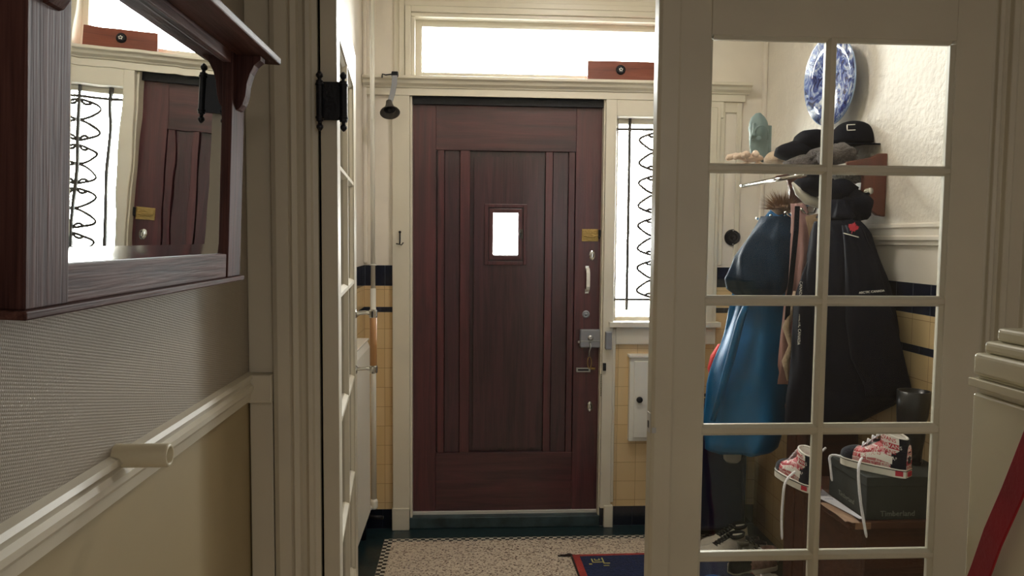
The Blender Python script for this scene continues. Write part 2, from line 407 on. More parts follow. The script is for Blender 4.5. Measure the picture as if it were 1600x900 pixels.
TX0, TX1, TZ0, TZ1 = -.262, 1.0, 2.27, 2.562    # transom
wallgrid('wall_front', 'x', 0, YF, YF + .16, sorted({XL, -.285, .700, .755, 1.215, -.262, 1.0, XR}), sorted(set(ZB) | {1.04, 2.09, 2.182, 2.27, 2.562, ZC}),
         [(DX0, DX1, G, DZ1), (SX0, SX1, SZ0, SZ1), (TX0, TX1, TZ0, TZ1)], tilemat, ['plaster', 'yel_xz', 'band_xz', 'line_xz', 'base_xz'], 'cream front wall of the vestibule, yellow tiled below')
wallgrid('wall_right', 'y', 0, XR, XR + .1, [YP0 + .06, YF + .16], sorted(set(ZB) | {1.5, ZC}), [], lambda u, z: 5 if z > 1.5 else 1 if z < .073 else tilemat(u, z),
         ['plaster', 'yel_yz', 'band_yz', 'line_yz', 'base_yz', 'rough_plaster'], 'right wall of the vestibule with rough plaster over yellow tiles')
wallgrid('wall_left', 'y', 0, XL - .1, XL, [YP1, YF + .16], sorted(set(ZB) | {ZC}), [], tilemat,
         ['plaster', 'yel_yz', 'band_yz', 'line_yz', 'base_yz'], 'left wall of the vestibule behind the radiator')
b = B(); b.box(HL - .1, HL, -3.0, YP1, 1.075, ZC, 0); b.box(HL - .1, HL, -3.0, YP1, G, 1.075, 1)
struct(b.build('wall_hall_left', ['wallpaper', 'lower_wall']), 'hall wall with ribbed greige wallpaper above and ochre paint below', 'wall')
b = B(); b.box(HR, HR + .1, -3.0, YP1, G, ZC); struct(b.build('wall_hall_right', 'plaster'), 'plain right wall of the hall', 'wall')
b = B(); b.box(HL - .1, HR + .1, -3.1, -3.0, G, ZC); struct(b.build('wall_back', 'plaster'), 'plain wall behind the camera', 'wall')
b = B(); b.box(HL - .1, HR + .1, -3.1, YF + .16, ZC, ZC + .1); struct(b.build('ceiling', 'ceiling'), 'white ceiling', 'ceiling')
# floor: dark green border, checker strip, terrazzo
mfar = atZ(800, 839, G).y; mleft = atZ(600, 846, G).x
b = B()
def quad(x0, x1, y0, y1, mi): b.mi = mi; b.face([b.bm.verts.new(p) for p in ((x0, y0, G), (x1, y0, G), (x1, y1, G), (x0, y1, G))])
mn, mr = 2.14, 1.40; cs = .04
quad(XL - .1, mleft, YP0, YF + .16, 0); quad(mr, XR + .1, YP0, YF + .16, 0); quad(mleft, mr, mfar, YF + .16, 0); quad(mleft, mr, YP0, mn, 0)
quad(mleft, mr, mfar - cs, mfar, 1); quad(mleft, mleft + cs, mn, mfar - cs, 1); quad(mr - cs, mr, mn, mfar - cs, 1); quad(mleft + cs, mr - cs, mn, mn + cs, 1)
quad(mleft + cs, mr - cs, mn + cs, mfar - cs, 2); quad(HL - .1, HR + .1, -3.1, YP0, 2)
struct(b.build('floor', ['green_stone', 'checker', 'terrazzo']), 'speckled terrazzo floor with checker border and dark green edge', 'floor')
b = B(); b.box(-12, 12, YF + .16, 30, -.12, G - .02); struct(b.build('ground', 'pave'), 'pale paving outside the front door', 'paving')

# partition wall and its casings
OL, OR, OZ = -.3665, 1.345, 2.122     # opening
wallgrid('wall_partition', 'x', 0, YP0 + .02, YP1, [HL, OL, OR, HR], [G, OZ, ZC], [(OL, OR, G, OZ)], lambda u, z: 0, ['paint_hall'], 'partition wall between hall and vestibule')
pL = atY(425, 450, 1.88).x; pL2 = atY(463, 450, 1.86).x
def casing_profile(x_in, x_out, s):
    """stepped casing seen in plan: inner edge x_in, outer edge x_out, s=+1/-1 side direction from inner to outer"""
    wd = abs(x_out - x_in)
    P = [(0, .0), (0, -.018), (.012, -.022), (.016, -.030), (.026, -.032), (.034, -.024), (.044, -.022), (.048, -.034), (.060, -.040), (.066, -.034), (wd * .60, -.032), (wd * .63, -.042), (wd - .012, -.044), (wd, -.038), (wd, 0)]
    return [(x_in + s * p[0], YP0 + .022 + p[1]) for p in P]
b = B(); b.prism(casing_profile(OL + .0, pL, -1), 'z', G, OZ + .05); b.box(OL - .02, OL, YP0 + .02, YP1, G, OZ)
struct(b.build('trim_1', 'paint_hall', bevel=.002), 'moulded cream door casing left of the glazed doors', 'door casing')
b = B(); b.prism(casing_profile(OR, OR + .17, 1), 'z', G, OZ + .05); b.box(OR, OR + .02, YP0 + .02, YP1, G, OZ)
struct(b.build('trim_2', 'paint_hall', bevel=.002), 'moulded cream door casing right of the closed glazed door', 'door casing')
b = B(); b.box(OL - .12, OR + .17, YP0 - .02, YP0 + .02, OZ, OZ + .13); b.box(OL, OR, YP0 + .02, YP1, OZ - .012, OZ)
struct(b.build('trim_3', 'paint_hall', bevel=.003), 'cream door head above the glazed doors', 'door casing')
# strip of wall between hall wall and casing, with the rail's end block
b = B(); b.box(HL, pL, YP0 - .002, YP0 + .021, 1.13, ZC); b.box(HL, pL - .002, YP0 - .03, YP0 + .021, 1.06, 1.13)
b.box(HL + .004, pL - .004, YP0 - .012, YP0 + .021, G, 1.06)
struct(b.build('trim_4', 'paint_hall', bevel=.003), 'narrow cream pilaster strip beside the left casing', 'pilaster')
b = B(); b.prism([(HL, 1.062), (HL + .010, 1.066), (HL + .014, 1.086), (HL + .020, 1.094), (HL + .020, 1.104), (HL + .012, 1.110), (HL + .012, 1.118), (HL + .018, 1.122), (HL + .014, 1.130), (HL, 1.134)], 'y', -3, YP0 - .002)
struct(b.build('trim_5', 'paint_hall'), 'white dado rail along the left hall wall', 'dado rail')
# moulding band on the right vestibule wall
b = B(); b.prism([(XR, 1.455), (XR - .012, 1.46), (XR - .012, 1.472), (XR - .02, 1.476), (XR - .02, 1.487), (XR - .008, 1.492), (XR - .008, 1.515), (XR - .014, 1.52), (XR - .012, 1.53), (XR, 1.535)], 'y', YP1, YF - .03)
struct(b.build('trim_6', 'plaster'), 'fine cream moulding on the right vestibule wall', 'wall moulding')
b = B(); b.box(XR - .02, XR, YF - .028, YF, 1.34, ZC); b.box(XL, XL + .02, YF - .028, YF, 1.34, ZC)
struct(b.build('trim_7', 'plaster', bevel=.006), 'cream corner beads on the front wall', 'corner bead')

# ---- front wall joinery
L0 = XL + .002; L1 = atY(1177, 125, YF - .07).x
zl = atY(800, 121, YF - .07).z
b = B(); b.prism([(YF, zl), (YF - .075, zl), (YF - .075, zl - .014), (YF - .06, zl - .02), (YF - .052, zl - .034), (YF - .034, zl - .044), (YF - .03, zl - .052), (YF, zl - .052)], 'x', L0, L1)
b.box(L0, L1 - .02, YF - .024, YF, zl - .088, zl - .052)
struct(b.build('trim_8', 'paint', bevel=.002), 'cream moulded ledge above the front door', 'ledge')
zfr = zl - .088
def fr_x(px, py=400, Y=YF - .02): return atY(px, py, Y).x
b = B()
b.box(fr_x(613), DX0, YF - .022, YF + .0, .07, zfr); b.box(fr_x(612), DX0 - .002, YF - .03, YF, G, .085)          # left casing + plinth
b.box(DX0 - .0, DX0 + .012, YF - .005, YF + .06, G, DZ1)
b.box(DX1, SX0 + .0, YF - .022, YF, .07, zfr); b.box(DX1 + .02, SX0 + .012, YF - .03, YF, G, .085)                       # right casing + plinth
b.box(DX1 - .008, DX1, YF - .005, YF + .06, G, DZ1); b.box(SX0, SX0 + .014, YF - .018, YF, .1, SZ0 - .03)
b.box(DX0, DX1, YF - .022, YF, DZ1, zfr)
struct(b.build('trim_9', 'paint', bevel=.003), 'cream wooden frame around the front door', 'door frame')
b = B()
b.box(SX0, SX1 + .09, YF - .02, YF, SZ1 + .0, zfr); b.box(SX1, SX1 + .075, YF - .022, YF, SZ0 - .03, zfr); b.box(SX1 + .02, SX1 + .055, YF - .03, YF, SZ0, zfr - .03)
b.box(DX1 + .03, SX1 + .095, YF - .045, YF + .03, SZ0 - .02, SZ0 + .008); b.box(SX0 + .014, SX1 + .075, YF - .02, YF, SZ0 - .11, SZ0 - .02)
b.box(SX1 + .075, L1 - .03, YF - .010, YF, SZ1 + .03, zfr); b.box(SX1 + .075, SX1 + .10, YF - .012, YF, 1.34, zfr); b.box(L1 - .055, L1 - .03, YF - .012, YF, 1.34, zfr)
struct(b.build('trim_10', 'paint', bevel=.003), 'cream casing and sill of the narrow sidelight window', 'window casing')
b = B()
for k, (o_, d) in enumerate(((.10, .012), (.075, .022), (.045, .03))):
    w_ = .028
    b.box(TX0 - o_, TX0 - o_ + w_, YF - d, YF, zl, TZ1 + o_); b.box(TX1 + o_ - w_, TX1 + o_, YF - d, YF, zl, TZ1 + o_)
    b.box(TX0 - o_ + w_, TX1 + o_ - w_, YF - d, YF, TZ1 + o_ - w_, TZ1 + o_)
b.box(TX0 - .017, TX0 + .003, YF - .015, YF + .052, zl, TZ1 - .003); b.box(TX1 - .003, TX1 + .017, YF - .015, YF + .052, zl, TZ1 - .003); b.box(TX0 - .017, TX1 + .017, YF - .015, YF + .052, TZ1 - .003, TZ1 + .017)
struct(b.build('trim_11', 'paint', bevel=.003), 'stepped cream frame mouldings around the transom window', 'window casing')
# windows
def window(name, x0, x1, z0, z1, Y, fw, label):
    r = thing(name, ((x0 + x1) / 2, Y, z0), label, 'window', kind='structure')
    q = B(); q.box(x0, x0 + fw, Y, Y + .04, z0, z1); q.box(x1 - fw, x1, Y, Y + .04, z0, z1); q.box(x0 + fw, x1 - fw, Y, Y + .04, z0, z0 + fw); q.box(x0 + fw, x1 - fw, Y, Y + .04, z1 - fw, z1)
    q.build('window_frame', 'paint', r, bevel=.003)
    q = B(); q.box(x0 + fw - .004, x1 - fw + .004, Y + .018, Y + .023, z0 + fw - .004, z1 - fw + .004); q.build('glass_pane', 'glass', r)
    return r
window('window_1', TX0, TX1, TZ0, TZ1, YF + .05, .034, 'long bright transom window above the front door')
sw = window('window_2', SX0, SX1, SZ0, SZ1, YF + .06, .026, 'tall bright sidelight window right of the front door')
# wrought iron grille
gr = thing('iron_grille', ((SX0 + SX1) / 2, YF + .045, SZ0), 'wrought iron grille with curled scrolls inside the sidelight window', 'grille')
GY = YF + .045; cx = .985; bars = [.835, cx, 1.135]
zt = atY(985, 202, GY).z; zb = atY(985, 468, GY).z
for x in bars:
    q = B(); q.box(x - .007, x + .007, GY - .007, GY + .007, zb - .055, zt + .07); q.build('vertical_bar', 'iron', gr)
for z in (zt, zb):
    q = B(); q.box(SX0 + .004, SX1 - .004, GY - .006, GY + .006, z - .006, z + .006); q.build('cross_bar', 'iron', gr)
def scroll(sx, z0, z1):
    """C scroll bulging out at both ends, leaning on the middle bar"""
    pts = []; h = (z1 - z0) / 2; zm = (z0 + z1) / 2
    for k in range(41):
        t = k / 40
        a = t * 2 * PI * 1.0
        # heart lobe: out, over, back to the bar
        x = .012 + .082 * math.sin(PI * t) ** .8 * (1 - .15 * math.sin(2 * PI * t)); z = z0 + (z1 - z0) * t
        pts.append((cx + sx * x, GY, z))
    for k in range(1, 11):
        a = k / 10 * PI * .9; pts.append((cx + sx * (.012 + .022 * (1 - math.cos(a))), GY, z1 + .0 - .022 * math.sin(a)))
    return pts
zz = [zb + (zt - zb) * k / 4 for k in range(5)]
for k in range(4):
    for sx in (-1, 1):
        for half in (0, 1):
            a0 = zz[k] + (.01 if not half else (zz[k + 1] - zz[k]) / 2); a1 = a0 + (zz[k + 1] - zz[k]) / 2 - .015
            q = B(); q.tube(scroll(sx, a0, a1) if half else [(x, y, a0 + a1 - z) for x, y, z in scroll(sx, a0, a1)], .0065, 8); q.build('scroll', 'iron', gr, smooth=True)
# net curtain on the far half of the sidelight
q = B(); n_ = 24
q.loft([[(1.03 + .185 * k / n_, YF + .112 + .004 * math.sin(k * 1.3), z) for k in range(n_ + 1)] for z in (SZ0 + .01, SZ1 - .01)], closed=False)
tag(q.build('lace_curtain', 'net', smooth=True), 'strip of cream lace curtain at the right side of the sidelight window', 'curtain')

# brown board on the ledge in front of the transom
bb0 = atY(918, 100, YF - .03).x; bb1 = .945; bz1 = atY(918, 95, YF - .03).z
r = thing('wooden_board', ((bb0 + bb1) / 2, YF - .03, zl), 'reddish brown board standing on the ledge before the transom window', 'board')
q = B(); q.box(bb0, bb1, YF - .04, YF - .02, zl, bz1); q.build('board', 'brown_board', r, bevel=.002)
kc = atY(970, 109, YF - .045)
q = B(); q.lathe([(.0, 0), (.024, 0), (.024, .006), (.018, .012), (.012, .012)], kc + Vector((0, .006, 0)), (0, -1, 0)); q.build('knob', 'black', r, smooth=False, bevel=.001)
q = B()
for k in range(5): a = k * 2 * PI / 5 + .3; q.ball(kc + Vector((.007 * math.cos(a), -.006, .007 * math.sin(a))), .0035, 8)
q.build('rosette', 'white_print', r, smooth=True)['label'] = 'white rosette in the black knob'

# ---------------------------------------------------------------- front door
DY = 3.885                       # face of the door leaf
def dx(px, py=480): return atY(px, py, DY).x
def dz(py, px=790): return atY(px, py, DY).z
D = thing('door_1', ((DX0 + DX1) / 2, DY, 0), 'dark red-brown panelled front door with a small square window', 'door', kind='structure')
zb_, z5, z1_, zt_ = dz(806), dz(707), dz(236), dz(162)
xl, xr = dx(641), dx(940); s1, s2 = dx(681), dx(897)
q = B(); q.box(xl, s1, DY, DY + .045, zb_, zt_); q.build('stile', 'mahog', D, bevel=.002)
q = B(); q.box(s2, xr, DY, DY + .045, zb_, zt_); q.build('stile', 'mahog', D, bevel=.002)
q = B(); q.box(s1, s2, DY, DY + .045, z1_, zt_); q.build('top_rail', 'mahog_x', D, bevel=.002)
q = B(); q.box(s1, s2, DY, DY + .045, zb_, z5); q.build('bottom_rail', 'mahog_x', D, bevel=.002)
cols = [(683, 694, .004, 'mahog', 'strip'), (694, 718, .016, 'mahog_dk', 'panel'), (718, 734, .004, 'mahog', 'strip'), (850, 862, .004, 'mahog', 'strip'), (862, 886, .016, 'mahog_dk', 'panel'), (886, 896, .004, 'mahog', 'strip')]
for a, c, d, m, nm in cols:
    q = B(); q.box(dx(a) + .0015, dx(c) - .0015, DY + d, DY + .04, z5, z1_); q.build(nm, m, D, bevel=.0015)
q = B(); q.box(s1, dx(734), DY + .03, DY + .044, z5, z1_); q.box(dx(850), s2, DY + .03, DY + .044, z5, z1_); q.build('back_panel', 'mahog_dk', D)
# centre panel with hole for the little window
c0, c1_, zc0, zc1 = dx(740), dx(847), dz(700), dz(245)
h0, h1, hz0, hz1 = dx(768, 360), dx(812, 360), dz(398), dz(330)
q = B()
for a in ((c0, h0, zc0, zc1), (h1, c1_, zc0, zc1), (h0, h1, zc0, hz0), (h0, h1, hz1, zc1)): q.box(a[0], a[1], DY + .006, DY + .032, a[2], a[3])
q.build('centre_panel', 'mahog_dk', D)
q = B()
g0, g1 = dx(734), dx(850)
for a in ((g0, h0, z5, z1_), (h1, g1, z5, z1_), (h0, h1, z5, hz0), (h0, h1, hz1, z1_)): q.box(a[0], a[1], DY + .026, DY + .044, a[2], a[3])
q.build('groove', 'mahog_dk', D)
def frame4(q, x0, x1, z0, z1, w_, y0, y1):
    q.box(x0, x0 + w_, y0, y1, z0, z1); q.box(x1 - w_, x1, y0, y1, z0, z1); q.box(x0 + w_, x1 - w_, y0, y1, z0, z0 + w_); q.box(x0 + w_, x1 - w_, y0, y1, z1 - w_, z1)
q = B(); frame4(q, dx(757, 366), dx(823, 366), dz(414), dz(319), .018, DY - .006, DY + .01); frame4(q, dx(764, 366), dx(816, 366), dz(406), dz(326), .022, DY - .001, DY + .03)
q.build('window_frame', 'mahog', D, bevel=.002)
q = B(); q.box(h0 - .004, h1 + .004, DY + .026, DY + .03, hz0 - .004, hz1 + .004); q.build('glass_pane', 'glass', D)
lc = atY(815, 365, DY - .01)
q = B(); q.box(lc.x - .010, lc.x + .008, DY - .014, DY - .002, lc.z - .026, lc.z + .022); q.ball(lc + Vector((-.008, -.01, 0)), .008, 10); q.build('window_latch', 'iron', D, bevel=.002)
q = B(); q.box(xl, xr - .002, DY - .012, DY + .004, dz(808), dz(797)); st = q.build('kick_strip', 'alu', D, bevel=.001); st['label'] = 'bare aluminium strip along the foot'
for k in range(6):
    q = B(); x = xl + .05 + k * (xr - xl - .1) / 5; q.lathe([(.003, 0), (.003, .002)], (x, DY - .0115, dz(802)), (0, -1, 0), 8); q.build('screw', 'black', st)
# weather seal
q = B(); q.box(dx(638), dx(946), DY - .028, DY + .01, dz(166.5), dz(154)); q.box(dx(946.5), DX1 - .006, DY - .028, DY + .01, .03, dz(165)); q.box(xr - .003, dx(947), DY - .012, DY - .0, dz(245), dz(168))
q.build('weather_seal', 'black', D, bevel=.001)
q = B(); q.box(xr + .001, DX1 - .004, DY + .0, DY + .04, .03, dz(165)); q.box(DX0, DX1, DY + .01, DY + .05, dz(154), DZ1); q.build('rebate', 'black', D)
for zpy in (246, 474, 697):
    c = atY(639, zpy, DY - .012); q = B()
    for k in range(5):
        z = c.z - .058 + k * .0235; q.lathe([(.007, 0), (.007, .021)], (c.x, c.y, z), seg=12)
    q.ball((c.x, c.y, c.z - .061), .007, 10); q.ball((c.x, c.y, c.z + .061), .007, 10)
    q.build('hinge', 'steel', D, smooth=False, bevel=.001)
def dp(px, py, off=0): return atY(px, py, DY - off)
p0, p1 = dp(909, 377, .004), dp(935, 358, .004)
q = B(); q.box(p0.x, p1.x, DY - .006, DY, p0.z, p1.z); q.box(p0.x + .006, p1.x - .006, DY - .012, DY - .006, (p0.z + p1.z) / 2 - .003, p1.z - .006)
q.tube([(p0.x + .01, DY - .014, (p0.z + p1.z) / 2 - .004), ((p0.x + p1.x) / 2, DY - .02, (p0.z + p1.z) / 2 - .009), (p1.x - .01, DY - .014, (p0.z + p1.z) / 2 - .004)], .0035, 8)
q.build('letter_latch', 'brass', D, bevel=.002)['label'] = 'brass latch plate'
q = B(); q.box(p1.x - .001, p1.x + .014, DY - .014, DY, p0.z + .022, p1.z - .004); q.ball((p1.x + .004, DY - .014, p0.z + .02), .007, 8); q.build('catch', 'black', D, bevel=.002)
for px, py in ((925, 399), (921.5, 635)):
    c = dp(px, py); q = B(); q.loft([[(c.x + rx * math.cos(a), DY - h, c.z + rz * math.sin(a)) for a in [2 * PI * k / 20 for k in range(20)]] for rx, rz, h in ((.015, .027, 0), (.015, .027, .003), (.010, .02, .007), (.004, .009, .008))])
    q.box(c.x - .003, c.x + .003, DY - .013, DY - .006, c.z - .010, c.z + .010); q.build('escutcheon', 'chrome', D, smooth=False, bevel=.001)
c = dp(917, 437)
q = B()
for s in (-1, 1): q.box(c.x - .010, c.x + .010, DY - .003, DY, c.z + s * .060 - .012, c.z + s * .060 + .012)
q.build('handle_plate', 'chrome', D, bevel=.001)
q = B(); q.loft([[(c.x + .002 + a * .0095, DY - y - b_ * .003, c.z + z) for a, b_ in ((-1, -1), (1, -1), (1, 1), (-1, 1))] for z, y in ((-.062, .004), (-.05, .022), (-.035, .030), (0, .032), (.035, .030), (.05, .022), (.062, .004))])
q.build('pull_handle', 'white', D, smooth=False, bevel=.002)['label'] = 'white pull handle'
c = dp(915.5, 491); q = B(); q.lathe([(.020, 0), (.020, .004), (.014, .008), (.010, .006), (.004, .010)], (c.x, DY, c.z), (0, -1, 0)); q.build('lock_cylinder', 'lockgrey', D, bevel=.001)
p0, p1 = dp(905, 542), dp(937, 514)
q = B(); q.box(p0.x, p1.x, DY - .035, DY, p0.z, p1.z); q.build('rim_lock', 'lockgrey', D, bevel=.006, bseg=3)['label'] = 'grey surface lock case'
q = B(); q.lathe([(.014, 0), (.014, .006), (.008, .010)], ((p0.x + p1.x) / 2, DY - .034, p0.z + .052), (0, -1, 0)); q.box(p0.x - .01, p0.x, DY - .02, DY - .01, p0.z + .022, p0.z + .034); q.box(p0.x, p1.x, DY - .0365, DY - .034, p0.z + .034, p0.z + .037); q.build('lock_boss', 'steel', D, bevel=.001)
p2, p3 = dp(940, 542), dp(949, 515)
q = B(); q.box(p2.x + .003, p3.x + .006, YF - .055, YF - .020, p2.z, p3.z); q.build('lock_keeper', 'lockgrey', D, bevel=.004)
kc = dp(922, 532, .04)
ks = thing('key', kc, 'brass and steel keys hanging from the grey front door lock', 'keys')
q = B(); q.tube([kc + Vector(v) for v in ((0, 0, -.008), (.003, -.012, -.03), (-.004, -.008, -.055), (-.006, -.004, -.085))], .004, 8); q.build('key_shank', 'steel', ks, smooth=True)
q = B(); q.tube([kc + Vector((-.002 + .010 * math.sin(a), -.003, -.115 + .03 * math.cos(a))) for a in [2 * PI * k / 20 for k in range(20)]] + [kc + Vector((-.002, -.003, -.085))], .0028, 6); q.build('key_ring', 'brass', ks, smooth=True)
p0 = dp(900, 577); p1 = dp(928, 575)
q = B(); q.box(p0.x, p1.x - .02, DY - .012, DY, p0.z - .013, p0.z + .009); q.build('latch_plate', 'steel', D, bevel=.001)
q = B(); q.box(p0.x + .008, p1.x - .03, DY - .0135, DY - .010, p0.z - .006, p0.z + .003); q.build('latch_slot', 'black', D)
q = B(); q.tube([(p1.x - .02, DY - .016, p1.z), (p1.x + .004, DY - .02, p1.z)], .007, 10); q.build('latch_knob', 'brass', D, smooth=True)
c = atY(944, 574, YF - .03); q = B(); q.box(c.x - .006, c.x + .010, YF - .034, YF - .022, c.z - .018, c.z + .022); q.build('latch_keeper', 'black', D, bevel=.002)
# coiled door chain
c0_ = atY(940, 583, DY - .04); pts = []
for k in range(90): a = k * 2 * PI / 7; pts.append((c0_.x + .007 * math.cos(a), DY - .045 + .007 * math.sin(a), c0_.z - k * .0013))
q = B(); q.tube(pts, .0028, 6); q.build('coiled_chain', 'black', D, smooth=True)
# threshold
b = B(); b.box(DX0 - .002, DX1 + .0, YF - .012, YF + .16, G, .028); struct(b.build('trim_12', 'threshold', bevel=.004), 'worn dark stone threshold under the front door', 'threshold')
# window key hook on left door casing
c = atY(625, 372, YF - .026); r = thing('key_hook', c, 'small black hook screwed to the left frame of the front door', 'hook')
q = B(); q.tube([c + Vector(v) for v in ((0, -.004, .028), (0, -.006, -.005), (-.001, -.006, -.03))], .0035, 8); q.ball(c + Vector((0, -.006, .03)), .007, 8); q.build('shank', 'black', r, smooth=True)
q = B(); q.tube([c + Vector(v) for v in ((-.018, -.006, -.028), (-.005, -.014, -.03), (.008, -.014, -.034), (.018, -.012, -.022))], .003, 8); q.build('cross_hook', 'iron', r, smooth=True)

# ---------------------------------------------------------------- spot lamp on the ledge
lc = atY(617, 116, YF - .10)
r = thing('spot_lamp', lc, 'small grey horn shaped lamp hanging from the ledge left of the front door', 'lamp')
q = B(); q.lathe([(.012, -.016), (.014, -.012), (.014, .012), (.012, .016)], lc, (1, 0, 0), 16); q.tube([lc + Vector((-.015, 0, 0)), lc + Vector((-.045, .01, -.002)), lc + Vector((-.062, .02, .004)), lc + Vector((-.064, .02, -.014))], .0035, 8); q.box(lc.x - .008, lc.x + .008, lc.y, YF - .07, lc.z - .012, lc.z + .002)
q.build('clamp', 'black', r, smooth=False, bevel=.001)
e0 = atY(608, 163, YF - .13)
q = B(); q.loft([[p + Vector((sx * .013, sy * .003, 0)) for sx, sy in ((-1, -1), (1, -1), (1, 1), (-1, 1))] for p in (lc + Vector((0, -.008, -.005)), lc + Vector((-.001, -.018, -.05)), lc + Vector((-.010, -.026, -.10)), e0)])
q.build('arm', 'lockgrey', r, bevel=.001)
ax = Vector((.12, -.52, -.85)).normalized(); hc = e0 + Vector((0, 0, .006))
q = B(); q.lathe([(.014, -.010), (.017, .010), (.022, .026), (.032, .042), (.046, .056), (.048, .060), (.044, .060), (.028, .042), (.016, .024), (.0, .022)], hc, ax, 28, cap=False); q.build('horn', 'iron', r, smooth=True)['label'] = 'weathered grey horn'
q = B(); q.lathe([(.0435, .058), (.028, .041), (.0, .034)], hc, ax, 28, cap=False); q.build('inner_reflector', 'black', r, smooth=True)
q = B(); q.ball(hc + ax * .040, .009, 12); q.build('bulb', 'blackrub', r, smooth=True)

# round old bell push right of the sidelight
c = atY(1144, 371, YF); r = thing('round_doorbell', c, 'round black bell fitting on the front wall right of the sidelight', 'doorbell')
q = B(); q.lathe([(.042, 0), (.042, .006), (.036, .014), (.030, .014)], (c.x, YF, c.z), (0, -1, 0), 32); q.build('base', 'black', r, bevel=.001)
q = B(); q.lathe([(.028, .012), (.026, .018), (.02, .018), (.018, .015), (.01, .015), (.008, .02), (.0, .021)], (c.x, YF, c.z), (0, -1, 0), 28); q.build('push_button', 'blackrub', r)
for s in (-1, 1):
    q = B(); q.ball((c.x, YF - .013, c.z + s * .035), .004, 8); q.build('screw', 'steel', r, smooth=True)

# meter cupboard below the sidelight
c0 = atY(985, 555, YF - .04); c2 = atY(985, 690, YF - .04); mx1 = c0.x + .36
r = thing('meter_cupboard', (c0.x + .18, YF, c2.z), 'small white wall cupboard with black knob below the sidelight', 'cupboard')
q = B(); q.box(c0.x, mx1, YF - .035, YF, c2.z, c0.z); q.box(c0.x - .008, mx1 + .008, YF - .05, YF, c0.z - .012, c0.z + .003); q.build('cupboard_body', 'white', r, bevel=.003)
q = B(); q.box(c0.x + .022, mx1 - .022, YF - .045, YF - .035, c2.z + .02, c0.z - .03); q.build('cupboard_door', 'white', r, bevel=.004)
kk = atY(999, 624.5, YF - .055); q = B(); q.lathe([(.008, 0), (.008, .008), (.016, .012), (.016, .018), (.010, .022), (0, .023)], (kk.x, YF - .045, kk.z), (0, -1, 0)); q.build('knob', 'blackrub', r)['label'] = 'round black knob'

# ---------------------------------------------------------------- radiator and pipe (left vestibule wall)
rx = -.425; f0 = atX(578, 531, rx); f1 = atX(580, 797, rx)
r = thing('radiator', (rx, 3.0, f1.z), 'flat white panel radiator on the left vestibule wall', 'radiator')
q = B(); q.prism([(rx - .05, f1.z), (rx, f1.z), (rx, f0.z - .03), (rx - .012, f0.z), (rx - .05, f0.z)], 'y', 2.80, f0.y); q.build('panel', 'white', r, bevel=.004)
q = B(); q.box(rx - .055, rx - .004, 2.80, f0.y, f0.z, f0.z + .008); q.build('top_grille', 'white', r, bevel=.002)
q = B(); q.box(XL + .001, rx - .05, 2.95, 2.98, f1.z + .1, f0.z - .1); q.box(XL + .001, rx - .05, f0.y - .1, f0.y - .07, f1.z + .1, f0.z - .1); q.build('bracket', 'white', r)
pp = atY(583, 470, 3.72)
r = thing('heating_pipe', (pp.x, 3.72, 0), 'thin white vertical pipe in the corner left of the front door', 'pipe')
q = B(); q.tube([(pp.x, 3.72, .16), (pp.x, 3.72, 1.22)], .014, 12); q.tube([(pp.x, 3.72, 1.22), (pp.x, 3.72, ZC)], .011, 12); q.build('pipe', 'white', r, smooth=True)
q = B(); q.lathe([(.016, -.01), (.02, 0), (.02, .03), (.015, .04)], (pp.x, 3.72, .13), seg=14); q.tube([(pp.x, 3.72, .14), (pp.x - .03, 3.70, .12), (pp.x - .045, 3.7, .1)], .012, 10); q.build('valve', 'white', r, smooth=False, bevel=.002)
q = B(); q.tube([(pp.x - .045, 3.7, .1), (pp.x - .05, 3.7, G)], .012, 10); q.tube([(pp.x - .04, 3.7, .09), (pp.x + .05, 3.69, .085)], .009, 10); q.build('dark_elbow', 'black', r, smooth=True)
zc_ = atY(583, 414, 3.72).z; q = B(); q.tube([(pp.x, 3.72, zc_), (pp.x, YF, zc_)], .004, 6); q.tube([(pp.x + .016 * math.cos(a), 3.72 + .016 * math.sin(a), zc_) for a in [2 * PI * k / 12 for k in range(13)]], .003, 6); q.build('pipe_clip', 'white', r, smooth=True)

